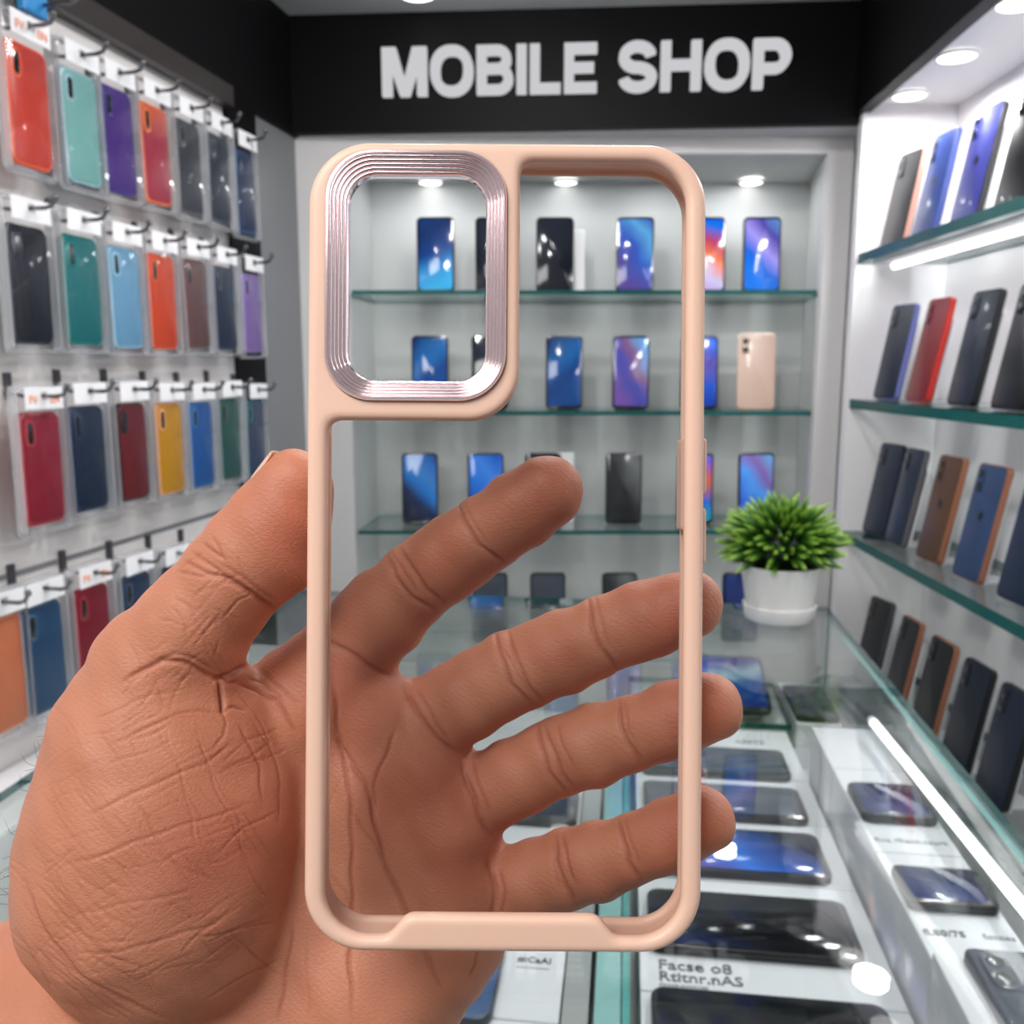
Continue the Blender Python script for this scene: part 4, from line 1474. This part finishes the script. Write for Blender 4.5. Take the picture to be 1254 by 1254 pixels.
# folds of the palm and fingers: (polyline, half width px, depth mm, falls only on shallow or deep side)
creases = [
    # finger joints
    ([(558, 608), (568, 640), (588, 668), (622, 692)], 4.0, 0.55), ([(566, 606), (578, 640), (600, 668)], 3, 0.2),
    ([(474, 676), (484, 706), (506, 733), (536, 748)], 4.0, 0.55), ([(490, 668), (502, 695), (524, 722), (548, 738)], 3.5, 0.45), ([(480, 672), (496, 705), (514, 728)], 2.5, 0.25),
    ([(392, 778), (420, 796), (450, 815), (480, 828)], 4.5, 0.6),
    ([(720, 730), (724, 765), (736, 795), (758, 822)], 4.0, 0.55), ([(730, 728), (735, 760), (748, 795)], 3, 0.2),
    ([(607, 768), (612, 800), (628, 838), (655, 868)], 4, 0.5), ([(622, 770), (632, 810), (652, 845), (668, 862)], 3.5, 0.45), ([(615, 790), (635, 828), (655, 855)], 2.5, 0.25),
    ([(492, 842), (512, 875), (534, 902), (560, 925)], 4.5, 0.6), ([(512, 845), (530, 880), (552, 908)], 3, 0.3),
    ([(757, 856), (760, 885), (770, 912), (788, 938)], 4, 0.5), ([(764, 858), (768, 888), (780, 915)], 3, 0.2),
    ([(660, 884), (662, 915), (674, 945), (696, 974)], 4, 0.5), ([(668, 886), (676, 915), (690, 948), (704, 968)], 3.5, 0.45), ([(684, 886), (690, 912), (702, 942)], 2.5, 0.25),
    ([(565, 930), (574, 965), (588, 1000), (602, 1026)], 4.5, 0.55), ([(578, 932), (586, 962), (600, 995)], 3, 0.3),
    ([(758, 1000), (762, 1030), (772, 1058), (788, 1082)], 4, 0.5), ([(766, 998), (772, 1032), (784, 1062)], 3, 0.2),
    ([(680, 1022), (682, 1052), (692, 1085), (708, 1112)], 4, 0.5), ([(690, 1022), (694, 1052), (706, 1085)], 3, 0.4), ([(676, 1030), (678, 1060), (688, 1090)], 2.5, 0.25),
    ([(597, 1045), (604, 1075), (606, 1105), (602, 1140)], 4.5, 0.5), ([(612, 1060), (618, 1090), (614, 1125)], 3, 0.3),
    # palm lines seen through the clear sheet
    ([(405, 800), (411, 860), (416, 915), (448, 960), (458, 1000), (470, 1050), (482, 1084), (501, 1125), (520, 1165), (535, 1205)], 4.0, 0.6),
    ([(398, 872), (411, 900), (425, 945), (430, 1000), (431, 1060), (432, 1125), (428, 1170), (433, 1254)], 3.5, 0.5),
    ([(486, 890), (477, 914), (464, 940), (458, 965), (459, 1000)], 3.0, 0.4),
    ([(432, 998), (444, 1015), (460, 1036), (468, 1055)], 2.5, 0.3), ([(398, 1060), (425, 1095), (433, 1130)], 2.0, 0.2), ([(420, 950), (400, 990)], 2, 0.15),
    ([(361, 1130), (352, 1180), (341, 1254)], 3, 0.35), ([(525, 1168), (532, 1190), (540, 1210)], 3, 0.3), ([(584, 1162), (583, 1185), (575, 1200)], 3, 0.3), ([(375, 1150), (378, 1254)], 2, 0.15),
    # thumb folds
    ([(268, 702), (285, 712), (310, 728), (338, 748)], 5.0, 0.7), ([(270, 690), (290, 703), (318, 722), (340, 735)], 2.5, 0.3), ([(300, 722), (322, 738), (332, 742)], 3, 0.35),
    ([(226, 688), (250, 700), (272, 706)], 2.8, 0.45), ([(236, 676), (256, 690), (270, 700)], 2.5, 0.45), ([(248, 664), (262, 674), (276, 684)], 2.3, 0.4), ([(215, 700), (240, 706), (262, 704)], 2.2, 0.3),
    ([(258, 655), (268, 668), (278, 690)], 2.0, 0.25), ([(222, 696), (232, 690), (250, 676)], 1.8, 0.2),
    ([(150, 838), (175, 820), (198, 808), (225, 812), (255, 826), (272, 830)], 4, 0.6), ([(185, 810), (215, 800), (240, 808), (262, 820)], 3, 0.3),
    ([(272, 828), (280, 836), (292, 836)], 3, 0.5), ([(262, 832), (285, 826), (306, 812), (318, 800)], 4.5, 1.3),
    ([(270, 832), (271, 850), (271, 874)], 3.5, 1.1), ([(271, 872), (276, 885), (275, 900), (262, 915)], 2.5, 0.4), ([(271, 872), (284, 866), (300, 872)], 3, 0.5),
    ([(290, 838), (315, 846), (338, 856), (352, 880), (367, 903)], 3.5, 0.5), ([(300, 832), (325, 838), (350, 858)], 2.0, 0.25), ([(322, 824), (345, 842), (368, 868)], 2.0, 0.3),
    ([(290, 885), (305, 910), (318, 940), (322, 985)], 2.5, 0.3), ([(305, 880), (330, 910), (345, 960), (340, 1010)], 2.2, 0.25),
    # thenar lines
    ([(155, 905), (185, 888), (215, 875), (245, 870), (270, 872)], 3, 0.42), ([(140, 910), (170, 905), (205, 890)], 2.2, 0.28), ([(185, 900), (215, 880), (255, 876)], 2, 0.2),
    ([(100, 1000), (150, 978), (200, 955), (250, 935), (290, 905)], 3, 0.42), ([(75, 1062), (130, 1045), (190, 1022), (250, 1003), (305, 985)], 2.8, 0.4),
    ([(95, 1120), (145, 1108), (190, 1100), (240, 1090)], 2.4, 0.3), ([(90, 1168), (150, 1165), (200, 1150), (245, 1138), (285, 1118)], 2.8, 0.38), ([(60, 1130), (110, 1150), (170, 1155)], 2.2, 0.25),
    ([(200, 890), (222, 950), (236, 1010), (242, 1045)], 2.2, 0.3), ([(240, 890), (262, 960), (285, 1010), (308, 1070)], 2.2, 0.3), ([(160, 965), (190, 1020), (215, 1060), (240, 1090)], 2.2, 0.32),
    ([(130, 990), (170, 1030), (225, 1065), (275, 1080)], 2.2, 0.3), ([(255, 935), (290, 1000), (300, 1060)], 1.8, 0.22), ([(180, 980), (230, 1055), (275, 1090)], 1.8, 0.2),
    ([(110, 880), (150, 868), (185, 850), (230, 845)], 2.2, 0.28), ([(100, 900), (140, 895), (180, 868)], 2, 0.22), ([(130, 935), (170, 925), (215, 905)], 2, 0.2),
    # wrist side wrinkles
    ([(28, 1080), (60, 1150), (100, 1195), (150, 1225), (215, 1250)], 4, 0.6), ([(40, 1075), (85, 1130), (130, 1170), (190, 1190)], 3, 0.35), ([(60, 1080), (110, 1130), (165, 1165)], 2.5, 0.3),
    ([(55, 1035), (100, 1075), (150, 1105)], 2.3, 0.26), ([(70, 1010), (110, 1045), (150, 1065)], 2.0, 0.2), ([(20, 1140), (60, 1205), (110, 1250)], 3, 0.35), ([(50, 1100), (110, 1170), (190, 1215)], 2.3, 0.26),
]
# fine network of skin wrinkles on the thumb and thenar
rs = random.Random(11)
for i in range(46):
    cx0 = rs.uniform(150, 300); t_ = rs.uniform(0, 1)
    cy0 = 870 - (cx0 - 150) * 0.95 + rs.uniform(-60, 50)
    a_ = rad(rs.choice([35, -40, 60, -65]) + rs.uniform(-14, 14))
    l_ = rs.uniform(12, 30)
    creases.append(([(cx0 - l_ * math.cos(a_), cy0 - l_ * math.sin(a_)), (cx0 + rs.uniform(-4, 4), cy0 + rs.uniform(-4, 4)), (cx0 + l_ * math.cos(a_), cy0 + l_ * math.sin(a_))], 1.6, rs.uniform(0.10, 0.22)))
for i in range(120):
    cx0 = rs.uniform(60, 330); cy0 = rs.uniform(880, 1200)
    a_ = rad(rs.choice([-22, 50, 62, -30]) + rs.uniform(-12, 12))
    l_ = rs.uniform(18, 56)
    creases.append(([(cx0 - l_ * math.cos(a_), cy0 - l_ * math.sin(a_)), (cx0 + rs.uniform(-5, 5), cy0 + rs.uniform(-5, 5)), (cx0 + l_ * math.cos(a_), cy0 + l_ * math.sin(a_))], 1.6, rs.uniform(0.12, 0.30)))

for i in range(34):
    cx0 = rs.uniform(25, 170); cy0 = rs.uniform(1050, 1235)
    a_ = rad(rs.uniform(28, 50)); l_ = rs.uniform(18, 50)
    creases.append(([(cx0 - l_ * math.cos(a_), cy0 - l_ * math.sin(a_)), (cx0 - 3, cy0 + 3), (cx0 + l_ * math.cos(a_), cy0 + l_ * math.sin(a_))], 1.8, rs.uniform(0.18, 0.36)))
disp = np.zeros(nv, np.float32)
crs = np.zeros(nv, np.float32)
for pl, w, dep in creases:
    if max(p[0] for p in pl) < 322 and min(p[1] for p in pl) > 834 and dep < 1:
        dep *= 0.6; w *= 0.85
    xs_ = [p[0] for p in pl]; ys_ = [p[1] for p in pl]
    mar = 5 * w + 4
    m = np.where((ppx > min(xs_) - mar) & (ppx < max(xs_) + mar) & (ppy > min(ys_) - mar) & (ppy < max(ys_) + mar))[0]
    if not len(m):
        continue
    # gently wobble the line
    qx = ppx[m] + 1.1 * np.sin(ppy[m] * 0.11 + w) ; qy = ppy[m] + 1.1 * np.sin(ppx[m] * 0.09)
    best = np.full(len(m), 1e9, np.float32); bt = np.zeros(len(m), np.float32)
    tl = sum(math.dist(a, b) for a, b in zip(pl[:-1], pl[1:])); acc = 0
    for (ax, ay), (bx, by) in zip(pl[:-1], pl[1:]):
        dx, dy = bx - ax, by - ay
        L = math.hypot(dx, dy)
        t = np.clip(((qx - ax) * dx + (qy - ay) * dy) / (L * L), 0, 1)
        d = np.hypot(qx - ax - t * dx, qy - ay - t * dy)
        u = (acc + t * L) / tl
        k = d < best
        best[k] = d[k]; bt[k] = u[k]
        acc += L
    fade = np.clip(np.minimum(bt, 1 - bt) * 6 + 0.15, 0, 1)
    g = np.exp(-(best / (w * 0.68)) ** 2) * fade
    puff = np.exp(-((best - w * 2.4) / (w * 1.4)) ** 2) * fade
    disp[m] -= (g * dep - puff * dep * 0.10) * 0.001
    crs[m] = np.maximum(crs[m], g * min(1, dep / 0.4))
# soft irregularity of the flesh
ir_ = 0.00035 * (np.sin(co[:, 0] * 310 + 1.3) * np.sin(co[:, 1] * 270) + 0.6 * np.sin(co[:, 0] * 620 + co[:, 1] * 480))
disp = disp * front + ir_ * 0.6
co = co + no * disp[:, None]
W = np.outer(co[:, 0], np.array(Rv)) + np.outer(co[:, 1], np.array(Uv)) + np.outer(co[:, 2], np.array(Fv)) + np.array(CAM)
orgH = P(260, 1000, 0.22)
W = W - np.array(orgH)
me2.vertices.foreach_set('co', W.astype(np.float32).ravel())
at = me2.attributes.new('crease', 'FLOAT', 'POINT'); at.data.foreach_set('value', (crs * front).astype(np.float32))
# redder finger pads and palm mounds
padv = np.zeros(nv, np.float32)
for (x, y, r) in ((660, 610, 60), (810, 755, 60), (845, 872, 50), (840, 1010, 45), (430, 850, 60), (520, 980, 70), (560, 1060, 55), (250, 1040, 80), (345, 640, 60), (545, 690, 30), (690, 800, 30)):
    padv = np.maximum(padv, np.exp(-(((ppx - x) ** 2 + (ppy - y) ** 2) / r ** 2)))
at = me2.attributes.new('flush', 'FLOAT', 'POINT'); at.data.foreach_set('value', padv.astype(np.float32))
me2.name = 'hand'
me2.polygons.foreach_set('use_smooth', np.ones(len(me2.polygons), bool))
me2.update()


def skinmat():
    m, nt, out = newmat('skin')
    N = nt.nodes.new; L = nt.links.new
    tc = N('ShaderNodeTexCoord')
    n1 = N('ShaderNodeTexNoise'); n1.inputs['Scale'].default_value = 90; n1.inputs['Detail'].default_value = 4
    L(tc.outputs['Object'], n1.inputs['Vector'])
    c1 = N('ShaderNodeMix'); c1.data_type = 'RGBA'
    c1.inputs[6].default_value = lin((186, 118, 90)); c1.inputs[7].default_value = lin((200, 134, 106))
    L(n1.outputs['Fac'], c1.inputs[0])
    fl_ = N('ShaderNodeAttribute'); fl_.attribute_name = 'flush'
    fm = N('ShaderNodeMath'); fm.operation = 'MULTIPLY'; fm.inputs[1].default_value = 0.55
    L(fl_.outputs['Fac'], fm.inputs[0])
    c2 = N('ShaderNodeMix'); c2.data_type = 'RGBA'
    c2.inputs[7].default_value = lin((176, 92, 70))
    L(fm.outputs[0], c2.inputs[0]); L(c1.outputs[2], c2.inputs[6])
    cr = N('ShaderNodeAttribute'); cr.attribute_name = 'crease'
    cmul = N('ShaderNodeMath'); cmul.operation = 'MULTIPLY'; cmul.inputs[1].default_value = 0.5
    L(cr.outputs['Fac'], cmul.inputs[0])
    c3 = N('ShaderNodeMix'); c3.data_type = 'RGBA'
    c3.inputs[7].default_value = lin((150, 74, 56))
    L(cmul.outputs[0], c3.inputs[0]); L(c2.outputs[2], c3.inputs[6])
    b = N('ShaderNodeBsdfPrincipled')
    L(c3.outputs[2], b.inputs['Base Color'])
    b.inputs['Roughness'].default_value = 0.52
    b.inputs['Specular IOR Level'].default_value = 0.35
    b.inputs['Subsurface Weight'].default_value = 0.12
    b.inputs['Subsurface Radius'].default_value = (1, 0.35, 0.2)
    b.inputs['Subsurface Scale'].default_value = 0.003
    # skin grain: fine cells and ridge lines
    v1 = N('ShaderNodeTexVoronoi'); v1.feature = 'DISTANCE_TO_EDGE'; v1.inputs['Scale'].default_value = 620
    n2 = N('ShaderNodeTexNoise'); n2.inputs['Scale'].default_value = 160; n2.inputs['Detail'].default_value = 3
    mp = N('ShaderNodeMapping'); mp.inputs['Scale'].default_value = (1, 1, 1.7); mp.inputs['Rotation'].default_value = (0, rad(35), 0)
    L(tc.outputs['Object'], mp.inputs[0]); L(mp.outputs[0], v1.inputs['Vector']); L(tc.outputs['Object'], n2.inputs['Vector'])
    wv = N('ShaderNodeTexWave'); wv.inputs['Scale'].default_value = 330; wv.inputs['Distortion'].default_value = 7; wv.inputs['Detail'].default_value = 2; wv.inputs['Detail Scale'].default_value = 0.4
    wv.bands_direction = 'DIAGONAL'
    L(tc.outputs['Object'], wv.inputs['Vector'])
    mm = N('ShaderNodeMath'); mm.operation = 'MINIMUM'; mm.inputs[1].default_value = 0.16
    L(v1.outputs['Distance'], mm.inputs[0])
    a1 = N('ShaderNodeMath'); a1.operation = 'MULTIPLY_ADD'; a1.inputs[1].default_value = 2.2
    L(mm.outputs[0], a1.inputs[0]); 
    a2 = N('ShaderNodeMath'); a2.operation = 'MULTIPLY_ADD'; a2.inputs[1].default_value = 0.18
    L(wv.outputs['Fac'], a2.inputs[0]); L(n2.outputs['Fac'], a2.inputs[2])
    L(a2.outputs[0], a1.inputs[2])
    bp = N('ShaderNodeBump'); bp.inputs['Strength'].default_value = 0.26; bp.inputs['Distance'].default_value = 0.0005
    L(a1.outputs[0], bp.inputs['Height']); L(bp.outputs[0], b.inputs['Normal'])
    L(b.outputs[0], out.inputs[0])
    return m


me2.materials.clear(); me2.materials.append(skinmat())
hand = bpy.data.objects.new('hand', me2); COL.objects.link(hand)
hand.location = orgH
tag(hand, 'left hand with tan skin gripping the peach phone case from behind, palm forward', 'hand')

# thumbnail
bm = bmesh.new()
ax0 = Vector(K(360, 597, .2010, 47)[:3]); ax1 = Vector(K(318, 672, .203, 61)[:3])
axd = (ax1 - ax0).normalized()
nn = Vector((-0.82, 0.50, 0.22)); nn = (nn - axd * nn.dot(axd)).normalized()
bb = axd.cross(nn)
rows = []
for i in range(11):
    s = -0.0046 + 0.0114 * i / 10
    c = ax0 + axd * s
    r = float(np.interp(s, [-0.0056, 0.0, 0.0068], [0.0080, 0.00885, 0.0096])) - (0.0006 if i == 10 else 0)
    half = 44 * math.sqrt(max(0.12, 1 - (abs(s - 0.0006) / 0.0068) ** 4))
    row = []
    for j in range(13):
        u = -1 + 2 * j / 12
        th = rad(half * u)
        row.append(c + (nn * math.cos(th) + bb * math.sin(th)) * r * (1 - 0.03 * u * u))
    rows.append(row)


def tow(v):
    return CAM + Rv * v.x + Uv * v.y + Fv * v.z - orgH


gv = [[bm.verts.new(tow(v)) for v in row] for row in rows]
for i in range(10):
    for j in range(12):
        bm.faces.new((gv[i][j], gv[i][j + 1], gv[i + 1][j + 1], gv[i + 1][j]))
nail = link('thumbnail', bm, pbr('nail', (222, 176, 154), 0.28, var=0.02, sss=0.1), parent=hand, smooth=True)
sd = nail.modifiers.new('thick', 'SOLIDIFY'); sd.thickness = 0.0004; sd.offset = 0
tag(nail, 'pale pink thumbnail')

# fine hairs along the wrist
bm = bmesh.new()
rs = random.Random(5)
for i in range(26):
    y = rs.uniform(900, 1110)
    xb_ = np.interp(y, [900, 950, 1000, 1080, 1110], [66, 56, 42, 20, 12]) + 6
    d0 = 0.2145
    L_ = rs.uniform(18, 40); up = rs.uniform(-14, 22)
    pts = [P(xb_, y, d0), P(xb_ - L_ * .45, y - up * .3, d0 - .001), P(xb_ - L_ * .8, y - up * .8, d0 - .0015), P(xb_ - L_ * rs.uniform(.7, 1.0), y - up * 1.5 - 4, d0 - .001)]
    tube(bm, [q_ - orgH for q_ in pts], [0.00006, 0.00005, 0.00004, 0.00002], 4)
hr = link('arm_hair', bm, pbr('hair', (46, 36, 32), 0.5), parent=hand)
hr['kind'] = 'stuff'

# ------------------------------------------------------------------ light


def area(name, loc, target, sx, sy, power, col=(1, 1, 1)):
    d = bpy.data.lights.new(name, 'AREA')
    d.shape = 'RECTANGLE'; d.size = sx; d.size_y = sy; d.energy = power; d.color = col
    o = bpy.data.objects.new(name, d); COL.objects.link(o)
    o.location = loc
    o.rotation_euler = (Vector(target) - Vector(loc)).to_track_quat('-Z', 'Y').to_euler()
    return o


area('ceiling_light_front', (-0.40, -0.36, 1.9), (-0.02, 0.25, 1.1), 0.6, 0.45, 10.3, (1, 0.985, 0.96))


def spot_disk(name, loc, target, dia, power, col=(1, 0.99, 0.98)):
    o = area(name, loc, target, dia, dia, power, col)
    o.data.shape = 'DISK'
    return o


for lx, ly, pw_, tx_, ty_, tz_ in ((0.12, 0.72, 2.3, -0.75, 1.0, 0.95), (0.05, 1.2, 1.5, -0.62, 1.35, 1.0), (0.22, 1.05, 2.4, 0.15, 1.0, 0.8), (-0.12, 1.0, 3.6, 0.68, 1.25, 0.95)):
    spot_disk('ceiling_fill_spot', (lx, ly, CEIL - 0.012), (tx_, ty_, tz_), 0.075, pw_)  # unseen fill spots, added to brighten the side walls and counter
for px in (527, 693, 810, 920):
    x = (px - CX) / FPX * 1.83 / ray(px, 218).y
    spot_disk('cabinet_light', (x, 1.83, it - 0.004), (x, 1.83, 0), 0.05, 0.24, (0.98, 1, 1))
for k in range(7):
    p = MR @ Vector((-1.5 + 0.19 * k, 0.615, zsof - 0.014))
    spot_disk('soffit_light', p, p + Vector((0.03, 0, -1)), 0.06, 1.05, (1, 0.99, 1))
w = bpy.data.worlds.new('world'); SC.world = w
w.use_nodes = True
# the rest of the shop behind the camera: bright walls, dim floor
nt = w.node_tree
bg = nt.nodes['Background']
tcw = nt.nodes.new('ShaderNodeTexCoord')
spw = nt.nodes.new('ShaderNodeSeparateXYZ')
mw = nt.nodes.new('ShaderNodeMath'); mw.operation = 'MULTIPLY_ADD'; mw.inputs[1].default_value = 0.5; mw.inputs[2].default_value = 0.5
rw = nt.nodes.new('ShaderNodeValToRGB')
ew = rw.color_ramp.elements
ew[0].position = 0.34; ew[0].color = (0.05, 0.048, 0.046, 1)
ew[1].position = 0.50; ew[1].color = (0.42, 0.43, 0.44, 1)
e_ = ew.new(0.85); e_.color = (0.20, 0.205, 0.21, 1)
nt.links.new(tcw.outputs['Generated'], spw.inputs[0]); nt.links.new(spw.outputs['Z'], mw.inputs[0])
nt.links.new(mw.outputs[0], rw.inputs[0]); nt.links.new(rw.outputs[0], bg.inputs[0])
bg.inputs[1].default_value = 1.0

SC.view_settings.view_transform = 'Standard'
SC.view_settings.look = 'None'
SC.view_settings.exposure = 0.0
SC.view_settings.gamma = 1.0
SC.view_settings.use_curve_mapping = False
cy = SC.cycles
cy.use_denoising = True
cy.max_bounces = 10
cy.transparent_max_bounces = 32
cy.glossy_bounces = 5
cy.caustics_reflective = False
cy.caustics_refractive = False
cy.sample_clamp_indirect = 6
